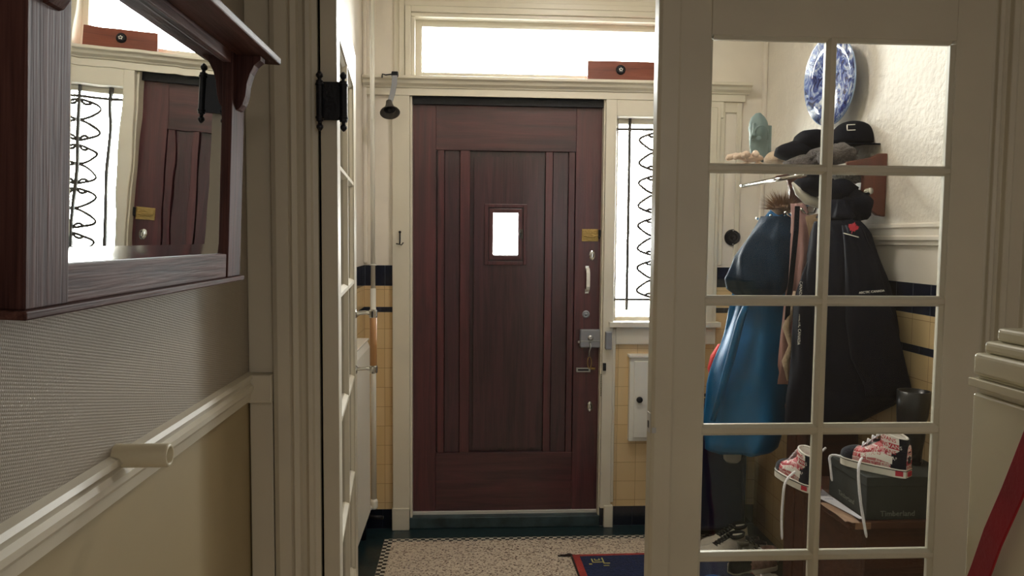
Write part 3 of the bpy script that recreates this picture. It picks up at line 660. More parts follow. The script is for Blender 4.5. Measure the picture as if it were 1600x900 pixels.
# ---------------------------------------------------------------- glazed double doors
LW = .866; LH = 2.114; TH = .040
rows_t = [atY(1300, y, YP0).z for y in (67, 273, 478, 678, 873)]
rows_b = [atY(1300, y, YP0).z for y in (258, 462, 661, 858, 1056)]
colsx = [(.107, .405), (.433, .724)]
def leaf(name, loc, rz, label, front):
    r = thing(name, loc, label, 'door', rot=(0, 0, rz), kind='structure')
    h = TH / 2
    def bd(nm, x0, x1, z0, z1, bev=.002):
        q = B(); q.box(x0, x1, -h, h, z0, z1); return q.build(nm, 'paint_hall', r, local=True, bevel=bev)
    xa, xb = colsx[0][0], colsx[1][1]; zt0, zb0 = rows_t[0], rows_b[-1]
    bd('hinge_stile', 0, xa - .008, G + .008, LH); bd('meeting_stile', xb + .008, LW, G + .008, LH)
    bd('top_rail', xa - .008, xb + .008, zt0 + .008, LH); bd('bottom_rail', xa - .008, xb + .008, G + .008, zb0 - .008)
    # muntins and beads: bars with chamfered profile
    def bar_v(q, x0, x1, z0, z1):
        xm = (x0 + x1) / 2; wd = (x1 - x0) / 2
        q.prism([(xm - wd, -.006), (xm - wd * .45, -h + .001), (xm + wd * .45, -h + .001), (xm + wd, -.006), (xm + wd, .006), (xm + wd * .45, h - .001), (xm - wd * .45, h - .001), (xm - wd, .006)], 'z', z0, z1)
    def bar_h(q, z0, z1, x0, x1):
        zm = (z0 + z1) / 2; wd = (z1 - z0) / 2
        q.prism([(-.006, zm - wd), (-h + .002, zm - wd * .45), (-h + .002, zm + wd * .45), (-.006, zm + wd), (.006, zm + wd), (h - .002, zm + wd * .45), (h - .002, zm - wd * .45), (.006, zm - wd)], 'x', x0, x1)
    q = B(); bar_v(q, colsx[0][1] - .0, colsx[1][0], zb0 - .008, zt0 + .008); q.build('muntin', 'paint_hall', r, local=True, bevel=.001)
    for k in range(4):
        q = B(); bar_h(q, rows_t[k + 1], rows_b[k], xa - .008, xb + .008); q.build('muntin', 'paint_hall', r, local=True, bevel=.001)
    q = B()
    def tri(pts, ax, a0, a1): q.prism(pts, ax, a0, a1)
    for s in (-1, 1):
        tri([(xa - .009, s * h * .8), (xa - .009, 0), (xa, 0), (xa, s * .006)], 'z', zb0, zt0); tri([(xb + .009, s * h * .8), (xb + .009, 0), (xb, 0), (xb, s * .006)], 'z', zb0, zt0)
        tri([(s * h * .8, zt0 + .009), (0, zt0 + .009), (0, zt0), (s * .006, zt0)], 'x', xa, xb); tri([(s * h * .8, zb0 - .009), (0, zb0 - .009), (0, zb0), (s * .006, zb0)], 'x', xa, xb)
    q.build('glazing_bead', 'paint_hall', r, local=True)
    for c in colsx:
        for zt_k, zb_k in zip(rows_t, rows_b):
            q = B(); q.box(c[0] - .003, c[1] + .003, -.0015, .0015, zb_k - .003, zt_k + .003); q.build('glass_pane', 'pane', r, local=True)
    return r
RL = leaf('door_2', (1.338, YP0, 0), PI, 'closed white glazed door with ten panes on the right', 1)
q = B(); q.prism([(LW - .056, TH / 2), (LW - .056, TH / 2 + .006), (LW - .050, TH / 2 + .009), (LW - .008, TH / 2 + .009), (LW, TH / 2 + .003), (LW, TH / 2)], 'z', G + .008, LH); q.build('astragal', 'paint_hall', RL, local=True, bevel=.001)
LLp = Vector((-.3395, YP0 + .006, 0)); LA = math.radians(95.2)
LL = leaf('door_3', LLp, LA, 'open white glazed door seen almost edge-on at the left', -1)
# strike plate on the right leaf's meeting edge
zk = atY(1010, 659, YP0).z
q = B(); q.box(LW - .001, LW + .0015, -.012, .019, zk - .026, zk + .026); q.build('strike_plate', 'alu', RL, local=True, bevel=.0005)
q = B(); q.box(LW + .001, LW + .0022, -.004, .008, zk - .014, zk + .004); q.build('strike_slot', 'black', RL, local=True)
q = B(); q.box(LW - .012, LW - .001, TH / 2 + .0085, TH / 2 + .0105, zk - .022, zk - .008); q.build('strike_lip', 'steel', RL, local=True)
# pull handles of the open leaf (both faces), local x along the leaf
zt0 = atY(583, 492, 2.63).z; zb0 = atY(583, 580, 2.63).z; hx = .76
for s in (-1, 1):
    off = .062 if s < 0 else .035
    y0 = s * TH / 2; y1 = y0 + s * off
    hroot = bpy.data.objects.new('pull_handle', None); C.objects.link(hroot); hroot.parent = LL
    for z in (zt0, zb0):
        q = B(); q.tube([(hx, y0, z + .002), (hx, y0 + s * off * .6, z + .004), (hx, y1, z)], .0075, 10); q.lathe([(.013, -.014), (.0145, -.010), (.0145, .010), (.013, .014)], (hx, y1, z), seg=16); q.lathe([(.016, 0), (.016, .004), (.01, .006)], (hx, y0, z), (0, s, 0), 14)
        q.build('handle_bracket', 'chrome', hroot, local=True, smooth=False, bevel=.001)
    q = B(); q.lathe([(.0125, zb0), (.0125, zt0)], (hx, y1, 0), seg=20); q.build('handle_bar', 'handle_wood', hroot, local=True, smooth=True)['label'] = 'light wooden grip bar'
# double action spring hinge of the open leaf
def barrel(q, x, y, z0, z1, r_):
    q.lathe([(r_, z0), (r_, z1)], (x, y, 0), seg=18)
    q.lathe([(r_ + .002, z0 + .006), (r_ + .002, z0 + .012)], (x, y, 0), seg=18); q.lathe([(r_ + .002, z1 - .012), (r_ + .002, z1 - .006)], (x, y, 0), seg=18)
    for s, zz_ in ((1, z1), (-1, z0)):
        q.lathe([(.0055, 0), (.004, .005), (.0085, .010), (.0085, .015), (.004, .021), (.0005, .023)], (x, y, zz_), (0, 0, s), 14)
zh1 = atY(515, 126, YP0 - .02).z; zh0 = atY(515, 190, YP0 - .02).z
hL = atY(500, 158, YP0 - .016).x; hR = atY(536.5, 158, YP0 - .016).x
r = thing('spring_hinge', ((hL + hR) / 2, YP0 - .016, zh0), 'black double action spring hinge with ball finials on the left doorpost', 'hinge')
q = B(); barrel(q, hL, YP0 - .020, zh0, zh1, .0085); q.build('hinge_barrel', 'black', r, smooth=False, bevel=.001)
q = B(); barrel(q, hR, YP0 - .014, zh0, zh1, .0095); q.build('hinge_barrel', 'black', r, smooth=False, bevel=.001)
q = B(); q.box(hL, hR, YP0 - .018, YP0 - .012, zh0 + .004, zh1 - .002); q.build('hinge_plate', 'black', r, bevel=.001)

# ---------------------------------------------------------------- hall: hanging mirror
tilt = math.radians(2.3)
MW = thing('hanging_mirror', (HL + .035, 1.2, 1.379), 'dark oak framed hall mirror with shelf on the left wall', 'mirror', rot=(0, tilt, 0))
# local coords: x out of the wall, y along it, z up from the bottom edge
y0m, y1m = -.360, .417; T_ = .030
q = B(); q.box(.0, T_ + .006, y0m - .008, y1m + .010, .0, .010); q.build('bottom_moulding', 'oak_y', MW, local=True, bevel=.002)
q = B(); q.box(0, T_, y0m, y0m + .090, .010, .453); q.build('stile', 'oak', MW, local=True, bevel=.002)
q = B(); q.box(0, T_, y1m - .083, y1m, .010, .453); q.build('stile', 'oak', MW, local=True, bevel=.002)
q = B(); q.box(.002, T_ - .003, y0m + .090, y1m - .083, .010, .057); q.build('bottom_rail', 'oak_y', MW, local=True, bevel=.002)
q = B(); q.box(.002, T_ - .003, y0m + .090, y1m - .083, .431, .453); q.build('top_rail', 'oak_y', MW, local=True, bevel=.002)
gy0, gy1, gz0, gz1 = y0m + .090, y1m - .083, .057, .431; bv = .020; gx = .020
q = B(); q.box(.006, gx, gy0 + bv, gy1 - bv, gz0 + bv, gz1 - bv); q.build('mirror_glass', 'mirror', MW, local=True)
q = B()
O = [(gy0, gz0), (gy1, gz0), (gy1, gz1), (gy0, gz1)]; I = [(gy0 + bv, gz0 + bv), (gy1 - bv, gz0 + bv), (gy1 - bv, gz1 - bv), (gy0 + bv, gz1 - bv)]
ov = [q.bm.verts.new((gx - .0009, *p)) for p in O]; iv = [q.bm.verts.new((gx, *p)) for p in I]
for k in range(4): q.face([ov[k], ov[(k + 1) % 4], iv[(k + 1) % 4], iv[k]])
q.build('mirror_bevel', 'mirror_bevel', MW, local=True)
q = B(); q.box(-.03, -.0, y0m + .05, y1m - .05, .06, .44); q.build('backing', 'oak', MW, local=True)
q = B(); q.box(-.02, T_ + .067, y0m - .04, y1m + .020, .453, .468); q.build('shelf', 'oak_y', MW, local=True, bevel=.003)
for yc in (y0m + .045, y1m - .042):
    prof = [(T_, .453), (T_ + .046, .453), (T_ + .046, .445), (T_ + .040, .440), (T_ + .034, .434), (T_ + .026, .418), (T_ + .020, .396), (T_ + .018, .374), (T_ + .013, .356), (T_ + .006, .346), (T_, .344)]
    q = B(); q.loft([[(x, yc + s * .0165, z) for x, z in prof] for s in (-1, 1)]); q.build('corbel', 'oak', MW, local=True, bevel=.001)

# white tube peg
c = atX(185, 712, HL + .004); r = thing('hollow_peg', c, 'short hollow cream tube sticking out of the left wall above the dado rail', 'wall peg')
q = B(); q.lathe([(.0185, 0), (.0185, .078), (.0165, .082), (.0125, .082), (.0125, .03), (0, .03)], (HL, c.y, c.z), (1, 0, 0), 32, cap=False); q.build('tube', 'white_tube', r, smooth=False, bevel=.001)
for p in r.children[0].data.polygons: p.use_smooth = True

# ---------------------------------------------------------------- newel post and red strap
NX = .86; nf = atX(1519, 640, NX).y
r = thing('newel_post', (NX + .09, nf - .09, 0), 'white newel post with stepped cap in the right foreground', 'newel post')
def sqz(q, ins, z0, z1): q.box(NX + ins, NX + .18 - ins, nf - .18 + ins, nf - ins, z0, z1)
def nzc(py): return atX(1530, py, NX).z
q = B(); sqz(q, 0, G, nzc(616)); q.build('shaft', 'newel', r, bevel=.004)
q = B(); sqz(q, .006, nzc(616), nzc(607)); sqz(q, -.006, nzc(606), nzc(592)); sqz(q, .004, nzc(592), nzc(588)); q.build('collar', 'newel', r, bevel=.005, bseg=3)
q = B(); sqz(q, -.002, nzc(588), 1.2844); sqz(q, .0085, 1.2844, 1.3055); sqz(q, .0205, 1.3055, 1.3286); q.build('cap', 'newel', r, bevel=.007, bseg=3)
SXp = NX - .02
a_ = atX(1650, 640, SXp); b1 = atX(1580, 775, SXp); b2 = atX(1530, 900, SXp)
dirv = (b2 - b1).normalized(); wv = Vector((0, dirv.z, -dirv.y)).normalized() * .0205
pts = [b1 + (b1 - b2) * 1.6 + Vector((.0, 0, 0)), b1 + (b1 - b2) * .8, b1, (b1 + b2) / 2 + Vector((-.003, 0, 0)), b2, b2 + dirv * .35, b2 + dirv * .6]
k0 = (G - b2.z) / dirv.z; pts.append(b2 + dirv * (k0 - .002))
q = B(); q.ribbon(pts, wv, (.0022, 0, 0))
tag(q.build('strap', 'red_strap', smooth=False, bevel=.001), 'deep red flat band slanting past the white newel post', 'strap')

# lamp rim added above the hall's fill light, out of view
r = thing('added_hall_lamp', (.45, -.9, ZC), 'added round lamp rim above the unseen hall fill light', 'lamp')
q = B(); q.lathe([(.22, 0), (.22, -.05), (.20, -.07)], (.45, -.9, ZC), seg=32); q.build('lamp_rim', 'lamp_white', r)

r = thing('added_vestibule_lamp', (.55, 2.85, ZC), 'added unseen ceiling lamp that brightens the vestibule', 'lamp')  # fixture added for the vestibule fill light, out of view
q = B(); q.lathe([(.19, 0), (.19, -.05), (.17, -.08), (.165, -.08), (.165, -.03)], (.55, 2.85, ZC), seg=32, cap=False); q.build('lamp_rim', 'lamp_white', r)

# ---------------------------------------------------------------- door mat
m0 = atZ(894, 870, G); mx0, my1 = m0.x, m0.y
r = thing('doormat', (mx0 + .4, my1 - .25, 0), 'navy doormat with red border on the terrazzo floor', 'doormat')
th_m = math.radians(1.0)
def mt(u, v, z=0): return Vector((mx0 + u * math.cos(th_m) + v * math.sin(th_m), my1 + u * math.sin(th_m) - v * math.cos(th_m), z + G))
MWd, MD = .78, .52
q = B(); q.loft([[mt(0, 0, z), mt(MWd, 0, z), mt(MWd, MD, z), mt(0, MD, z)] for z in (.001, .012)]); q.build('border', 'mat_red', r, bevel=.003)
q = B(); q.loft([[mt(.032, .026, z), mt(MWd - .032, .026, z), mt(MWd - .032, MD - .03, z), mt(.032, MD - .03, z)] for z in (.010, .0135)]); q.build('pile', 'mat_blue', r)
q = B()
for u0, u1, v0, v1 in ((.078, .084, .060, .100), (.078, .130, .094, .100), (.092, .118, .074, .080), (.092, .097, .060, .080), (.113, .118, .060, .080), (.128, .134, .052, .112), (.128, .158, .108, .114), (.060, .074, .112, .120), (.124, .15, .132, .138)):
    q.loft([[mt(u0, v0, z), mt(u1, v0, z), mt(u1, v1, z), mt(u0, v1, z)] for z in (.013, .015)])
q.build('emblem', 'mat_yellow', r)['label'] = 'small yellow woven emblem'
q = B()
for k in range(9): a = random.uniform(1.9, 3.6); s = mt(.005, .002, .008); q.tube([s, s + Vector((math.cos(a) * .03, math.sin(a) * .02, -.002)), s + Vector((math.cos(a) * random.uniform(.04, .075), math.sin(a) * .03, -.004))], .0035, 6)
q.tube([mt(-.004, k * .04, .006) for k in range(14)], .004, 6)
q.build('fringe', 'fringe', r, smooth=True)

# ---------------------------------------------------------------- plate on the right wall
pc = Vector((XR - .055, atX(1301, 130, XR - .055).y, atX(1301, 126, XR - .055).z)); PR = .178
pn = Vector((-1, -.10, -.06)).normalized()
r = thing('display_plate', pc, 'large blue and white glazed plate hung on the right vestibule wall', 'plate')
q = B(); q.lathe([(0, .004), (PR * .62, .004), (PR * .68, .009)], pc, pn, 48, cap=False); q.build('plate_centre', 'delft', r, smooth=True)
q = B(); q.lathe([(PR * .3, -.006), (PR * .62, -.004), (PR, .014), (PR, .020), (PR * .68, .009)], pc, pn, 48, cap=False); q.build('plate_rim', 'delft', r, smooth=True)
q = B(); q.lathe([(PR - .004, .0185), (PR + .001, .021), (PR + .002, .015)], pc, pn, 48, cap=False); q.build('rim_edge', 'delft_rim', r, smooth=True)
q = B(); q.tube([pc, Vector((XR, pc.y, pc.z + .05))], .006, 8); q.box(XR - .045, XR - .001, pc.y - .03, pc.y + .03, pc.z - .03, pc.z + .03); q.build('hanger', 'iron', r)

# ---------------------------------------------------------------- coat rack
RX0 = 1.225; RY0, RY1 = 2.68, 3.33
r = thing('coat_rack', (XR, (RY0 + RY1) / 2, 1.6), 'coat rack with chrome rails and red-brown wooden ends on the right wall', 'coat rack')
for y in (RY0, RY1 - .022):
    q = B(); prof = [(XR, 1.56), (XR - .03, 1.565), (XR - .075, 1.60), (XR - .088, 1.645), (XR - .086, 1.70), (XR - .10, 1.745), (XR - .15, 1.738), (XR - .155, 1.748), (XR - .15, 1.758), (XR - .06, 1.775), (XR - .03, 1.79), (XR, 1.79)]
    q.loft([[(x, yy, z) for x, z in prof] for yy in (y, y + .022)]); q.build('end_bracket', 'rack_wood', r, bevel=.004)
for yy in (RY0 + .004, RY1 - .018):
    q = B(); q.loft([[(x, y_, z) for x, z in ((RX0 - .008, 1.708), (XR - .15, 1.742), (XR - .15, 1.754), (RX0 - .008, 1.718))] for y_ in (yy, yy + .014)]); q.build('shelf_arm', 'chrome', r, bevel=.001)
for k, (x, z) in enumerate(((RX0 + .005, 1.712), (RX0 + .075, 1.727), (RX0 + .145, 1.741), (RX0 + .215, 1.755))):
    q = B(); q.tube([(x, RY0 + .005, z), (x, RY1 - .005, z)], .008, 10); q.build('shelf_rail', 'chrome', r, smooth=True)
q = B(); q.tube([(1.455, RY0 - .02, 1.652), (1.365, RY1, 1.602)], .012, 12); q.build('coat_rail', 'chrome', r, smooth=True)
for k in range(6):
    y = RY0 + .08 + k * .115; z = 1.652 - (y - RY0) * .077; hxk = 1.455 - (y - RY0) * .138; q = B()
    q.tube([(hxk, y, z + .012), (hxk, y, z - .02), (hxk - .01, y, z - .045), (hxk - .04, y, z - .052), (hxk - .06, y, z - .035)], .0045, 8); q.ball((hxk - .061, y, z - .032), .008, 8); q.build('coat_hook', 'chrome', r, smooth=True)

# things on the rack's shelf
def blob(b, c, rx_, ry_, rz_, seed=0, amp=.08, flat=0, rot=0, seg=20, fs=6):
    c = Vector(c); R_ = Matrix.Rotation(rot, 3, 'Z'); rings = []
    for i in range(seg // 2 + 1):
        a = PI * (i + .02) / (seg // 2 + .04); ring = []
        for j in range(seg):
            t = 2 * PI * j / seg; d = Vector((math.sin(a) * math.cos(t), math.sin(a) * math.sin(t), -math.cos(a)))
            k = 1 + amp * nz(d, 1.6, seed) * 2
            p = Vector((d.x * rx_, d.y * ry_, d.z * rz_)) * k
            if flat and p.z < 0: p.z *= flat
            ring.append(c + R_ @ p)
        rings.append(ring)
    return b.loft(rings)
def SH(px, py, Y): return atY(px, py, Y)
# grey knitted scarf lying along the shelf
c = SH(1335, 243, 2.86)
q = B(); blob(q, (1.42, 2.90, 1.80), .075, .16, .045, 2, .22); blob(q, (1.40, 2.80, 1.785), .06, .08, .05, 9, .25); blob(q, (1.36, 3.02, 1.775), .07, .12, .035, 5, .2)
tag(q.build('knit_scarf', 'grey_knit', smooth=True), 'crumpled grey knitted scarf on the rack shelf under the black cap', 'scarf')
# black cap on top
r = thing('baseball_cap', (1.40, 2.93, 1.84), 'black cap with white square emblem on the rack shelf below the plate', 'cap')
cc = SH(1332, 212, 2.86)
q = B(); rings = []
for i in range(9):
    a = PI / 2 * i / 8; rings.append([Vector((cc.x + .085 * math.cos(a) ** .8 * math.cos(t), cc.y + .095 * math.cos(a) ** .8 * math.sin(t), cc.z - .035 + .09 * math.sin(a))) if i < 8 else Vector((cc.x + .002 * math.cos(t), cc.y + .002 * math.sin(t), cc.z + .055)) for t in [2 * PI * j / 24 for j in range(24)]])
q.loft(rings); q.build('crown', 'black_cloth', r, smooth=True)
q = B(); L_ = []
for k in range(13):
    t = -PI / 2 + PI * k / 12; L_.append((cc.x + .01 + .078 * math.sin(t) , cc.y - .06 - .075 * math.cos(t)))
q.loft([[(x, y, z + .0 - (cc.y - y) * .10) for x, y in L_] for z in (cc.z - .036, cc.z - .031)]); q.build('peak', 'black_cloth', r, bevel=.001)
em = SH(1330, 199, cc.y - .079); dv = Vector((-.35, -.8, .5)).normalized()
q = B(); s = .014; U = Vector((.9, -.35, 0)).normalized(); V = dv.cross(U).normalized()
for a, b_ in ((0, 1), (1, 2), (2, 3)):
    P_ = [U * s + V * s * .9, U * -s + V * s * .9, U * -s - V * s * .9, U * s - V * s * .9]; q.tube([em + P_[a], em + P_[b_]], .0016, 6)
q.build('emblem', 'white_print', r)['label'] = 'thin white square emblem'
# black soft hat, left part of the same heap (long, two bulges)
q = B(); blob(q, SH(1268, 222, 3.05), .075, .13, .050, 3, .10); 
tag(q.build('wool_hat', 'black_cloth', smooth=True), 'black wool hat behind the cap, upper one of two on the shelf', 'hat')
q = B(); blob(q, SH(1250, 237, 3.07), .105, .10, .042, 6, .08)
tag(q.build('wool_hat', 'black_cloth', smooth=True), 'black wool hat lying lowest on the shelf left of the cap', 'hat')
q = B(); blob(q, SH(1215, 248, 3.22), .055, .07, .034, 12, .08)
tag(q.build('knit_hat', 'beige_cloth', smooth=True), 'cream knitted hat on the shelf between gloves and black hats', 'hat')
# grey green clog standing on its heel
cg = SH(1186, 250, 3.34); r = thing('foam_clog', cg, 'grey-green foam clog standing on end on the rack shelf', 'shoe')
def outline_clog(t):  # half width along the length 0..1
    return .036 + .012 * math.sin(PI * min(1, t * 1.15)) + (.006 if t > .6 else 0) - (.030 * max(0, (t - .82) / .18) ** 2) - (.016 * max(0, (.12 - t) / .12) ** 2)
q = B(); rings = []
for k in range(13):
    t = k / 12; wd = outline_clog(t); zz_ = .215 * t; th = .022 + (.030 * math.sin(PI * max(0, (t - .35) / .65)) if t > .35 else 0)
    c = cg + Vector((-.012 * t, 0, zz_ - .01))
    rings.append([c + Vector((wd * math.cos(a) * .9, (th if math.sin(a) < 0 else .012) * math.sin(a), 0)) for a in [2 * PI * j / 18 for j in range(18)]])
q.loft(rings); q.build('clog_body', 'grey_rubber', r, smooth=True)
q = B(); q.tube([cg + Vector((.034 * math.cos(a) - .01, -.02 - .025 * math.sin(a), .09 + .055 * math.sin(a))) for a in [PI * k / 10 for k in range(11)]], .007, 8); q.build('heel_strap', 'grey_rubber', r, smooth=True)
q = B(); q.lathe([(.011, 0), (.011, .006), (.005, .008)], cg + Vector((-.02, -.040, .09)), (-.3, -1, 0), 14); q.build('rivet', 'grey_rubber', r)
q = B(); q.box(cg.x - .045, cg.x - .012, cg.y - .04, cg.y - .02, cg.z + .10, cg.z + .16); q.build('strap_tab', 'grey_rubber', r, bevel=.006)
q = B(); q.loft([[cg + Vector((.04 + .022 * math.cos(a), .02 + .012 * math.sin(a), z)) for a in [2 * PI * j / 14 for j in range(14)]] for z in (.0, .06, .13, .155)]); q.build('sole', 'grey_rubber', r, smooth=True)
# cream knitted gloves over the end of the rack
def glove(name, c, label, seed, spread):
    r = thing(name, c, label, 'glove', 'cream knitted gloves on the rack shelf')
    q = B(); blob(q, c, .05, .045, .018, seed, .05); q.build('palm', 'cream_knit', r, smooth=True)
    for k, (a, L_) in enumerate(spread):
        d = Vector((math.cos(a), math.sin(a), 0)); s = Vector(c) + d * .03 + Vector((0, 0, .002 * k))
        q = B(); q.tube([s, s + d * L_ * .5 + Vector((0, 0, .008)), s + d * L_ * .9 + Vector((0, 0, 0)), s + d * L_ + Vector((0, 0, -.01))], [.013, .0135, .013, .006], 10); q.build('finger', 'cream_knit', r, smooth=True)
glove('knit_glove', SH(1175, 247, 3.33) , 'cream knitted glove lying on the far end of the rack shelf', 1, ((3.5, .07), (3.1, .085), (2.7, .08), (3.9, .06), (4.6, .05)))
g2 = SH(1178, 263, 3.36)
glove('knit_glove', g2, 'cream knitted glove hanging lowest over the rack shelf end', 4, ((3.4, .08), (3.05, .09), (2.7, .08), (3.8, .07), (4.7, .05)))

# ---------------------------------------------------------------- coats
def coatmesh(b, lv, seg=44, folds=9, amp=.012, seed=0, top_close=True, bulge=1.0):
    """lv: (py, pxL, YL, pxR, YR, half thickness). Rings between two silhouette points, folded"""
    L = []
    for k in range(len(lv) - 1):
        for t in (0, .25, .5, .75): L.append([lv[k][j] * (1 - t) + lv[k + 1][j] * t for j in range(6)])
    L.append(list(lv[-1])); rings = []
    for i, (py, pl, yl, pr, yr, th) in enumerate(L):
        A = atY(pl, py, yl); R_ = atY(pr, py, yr); z = (A.z + R_.z) / 2; mid = (A + R_) / 2; e = (R_ - A) / 2; e.z *= .6
        nrm = Vector((-e.y, e.x, 0)).normalized(); ring = []
        if nrm.y > 0: nrm = -nrm
        for j in range(seg):
            t = 2 * PI * j / seg; ct, sn = math.cos(t), math.sin(t)
            ct = math.copysign(abs(ct) ** .85, ct)
            f = amp * (math.sin(folds * t + seed + 1.4 * math.sin(i * .22 + seed)) + .6 * math.sin((folds * .5) * t + i * .09 + 2 * seed)) * min(1, i / 6) * abs(sn) ** .5
            f += amp * 1.6 * nz((ct * 2, sn * 2, z * 6), 1.0, seed)
            p = mid + e * ct + nrm * (th * sn + f * (1 if sn > 0 else -1))
            p.x = min(p.x, XR - .006); ring.append(p)
        rings.append(ring)
    return b.loft(rings)
# teal coat
r = thing('hooded_coat', (1.35, 3.2, 1.45), 'long teal blue coat at the far left of the coat rack', 'coat')
q = B(); coatmesh(q, [(328, 1203, 3.35, 1228, 3.25, .02), (345, 1193, 3.32, 1236, 3.2, .06), (400, 1160, 3.3, 1240, 3.1, .09), (460, 1152, 3.28, 1240, 3.08, .10), (540, 1128, 3.26, 1236, 3.05, .11), (575, 1114, 3.25, 1234, 3.04, .11), (600, 1107, 3.24, 1232, 3.04, .115), (655, 1101, 3.22, 1228, 3.02, .12), (698, 1106, 3.22, 1212, 3.02, .12), (703, 1114, 3.22, 1206, 3.04, .11)], folds=7, amp=.016, seed=1)
q.build('coat_body', 'teal', r, smooth=True)
q = B(); coatmesh(q, [(338, 1192, 3.24, 1236, 3.12, .04), (370, 1178, 3.2, 1240, 3.0, .07), (400, 1152, 3.18, 1238, 2.98, .08), (436, 1133, 3.16, 1234, 2.98, .075), (452, 1136, 3.16, 1230, 2.98, .06), (466, 1155, 3.16, 1215, 3.0, .03)], folds=6, amp=.014, seed=4)
q.build('sleeve', 'teal_dark', r, smooth=True)['label'] = 'dark teal sleeve folded over the shoulder, shade included in its colour'
q = B(); q.tube([atY(x, y, 3.08) + Vector((0, -.03, 0)) for x, y in ((1164, 470), (1153, 500), (1140, 550), (1126, 600), (1110, 655))], [.012, .016, .018, .016, .010], 10); q.build('front_edge', 'teal', r, smooth=True)
# red jacket edge and grey jacket behind
q = B(); coatmesh(q, [(538, 1122, 3.5, 1150, 3.45, .02), (556, 1110, 3.5, 1160, 3.45, .03), (576, 1105, 3.5, 1160, 3.45, .03), (600, 1112, 3.5, 1160, 3.45, .03), (660, 1118, 3.5, 1155, 3.45, .02)], folds=5, amp=.006, seed=2)
tag(q.build('jacket', 'red_cloth', smooth=True), 'red jacket showing a sliver behind the teal coat', 'jacket')
r = thing('jacket', (1.3, 3.4, 1.4), 'pale grey jacket whose cuff hangs out below the teal coat', 'jacket')
q = B(); coatmesh(q, [(400, 1168, 3.46, 1215, 3.4, .03), (480, 1152, 3.46, 1200, 3.4, .05), (560, 1128, 3.46, 1190, 3.4, .05), (660, 1112, 3.45, 1180, 3.4, .05)], folds=5, amp=.006, seed=8); q.build('jacket_body', 'palegrey', r, smooth=True)
q = B(); q.lathe([(.042, 0), (.045, -.04), (.038, -.11), (.028, -.122), (.026, -.08)], atY(1145, 680, 3.3), seg=20); q.build('cuff', 'palegrey', r, smooth=True)

# pink scarf + tan lining + strap
r = thing('fleece_jacket', (1.4, 3.0, 1.4), 'dusty pink fleece jacket with tan lining between the teal and black coats', 'jacket')
q = B(); coatmesh(q, [(318, 1240, 3.06, 1256, 3.0, .02), (350, 1238, 3.04, 1268, 2.98, .04), (400, 1234, 3.02, 1270, 2.96, .05), (450, 1230, 3.0, 1262, 2.95, .05), (520, 1222, 2.98, 1250, 2.93, .045), (570, 1221, 2.97, 1244, 2.92, .04), (600, 1228, 2.96, 1236, 2.92, .02)], folds=6, amp=.012, seed=3)
q.build('jacket_body', 'pink_cloth', r, smooth=True)
q = B(); q.tube([atY(x, y, 2.90) for x, y in ((1242, 455), (1236, 485), (1228, 512), (1236, 540), (1227, 565), (1231, 595))], [.006, .010, .014, .010, .014, .004], 10); q.build('fur_edge', 'beige_cloth', r, smooth=True)
q = B(); q.loft([[atY(x, y, Y + d) for x, y, Y in ((1258, 338, 2.98), (1296, 330, 2.9), (1298, 385, 2.86), (1290, 420, 2.86), (1268, 388, 2.92))] for d in (0, .02)]); q.build('lining', 'tan_cloth', r, bevel=.004)
q = B(); q.ribbon([atY(1246, 322, 2.93), atY(1244, 360, 2.88), atY(1240, 400, 2.86), atY(1236, 440, 2.86), atY(1232, 470, 2.87), atY(1230, 500, 2.9)], (.010, 0, 0), (0, .002, 0))
tag(q.build('bag_strap', 'black_cloth', bevel=.001), 'black strap hanging from the rack rail before the pink jacket', 'strap')

# black parkas
r = thing('parka', (1.38, 2.72, 1.4), 'black parka with red leaf patch hanging nearest on the rack', 'coat')
lvP = [(312, 1296, 2.80, 1318, 2.66, .02), (340, 1288, 2.82, 1328, 2.62, .05), (365, 1280, 2.82, 1348, 2.60, .08), (400, 1268, 2.82, 1364, 2.58, .10), (440, 1262, 2.82, 1381, 2.56, .11), (500, 1258, 2.82, 1402, 2.55, .12), (560, 1254, 2.82, 1415, 2.54, .12), (605, 1252, 2.82, 1426, 2.53, .11), (618, 1254, 2.82, 1420, 2.53, .11), (640, 1258, 2.82, 1375, 2.6, .11), (660, 1264, 2.82, 1335, 2.66, .10)]
q = B(); coatmesh(q, lvP, folds=7, amp=.011, seed=6); q.build('coat_body', 'navyblack', r, smooth=True)
q = B(); coatmesh(q, [(352, 1318, 2.58, 1344, 2.52, .03), (420, 1320, 2.54, 1374, 2.50, .05), (500, 1322, 2.52, 1398, 2.48, .055), (560, 1330, 2.52, 1412, 2.48, .055), (604, 1350, 2.52, 1424, 2.48, .05), (618, 1352, 2.52, 1418, 2.48, .035)], folds=4, amp=.008, seed=9)
q.build('sleeve', 'navyblack', r, smooth=True)
def billboard(p, u, v, n):
    u = Vector(u).normalized(); n = Vector(n).normalized(); v = n.cross(u).normalized()
    return lambda a, b_, h: Vector(p) + u * a + v * b_ + n * h
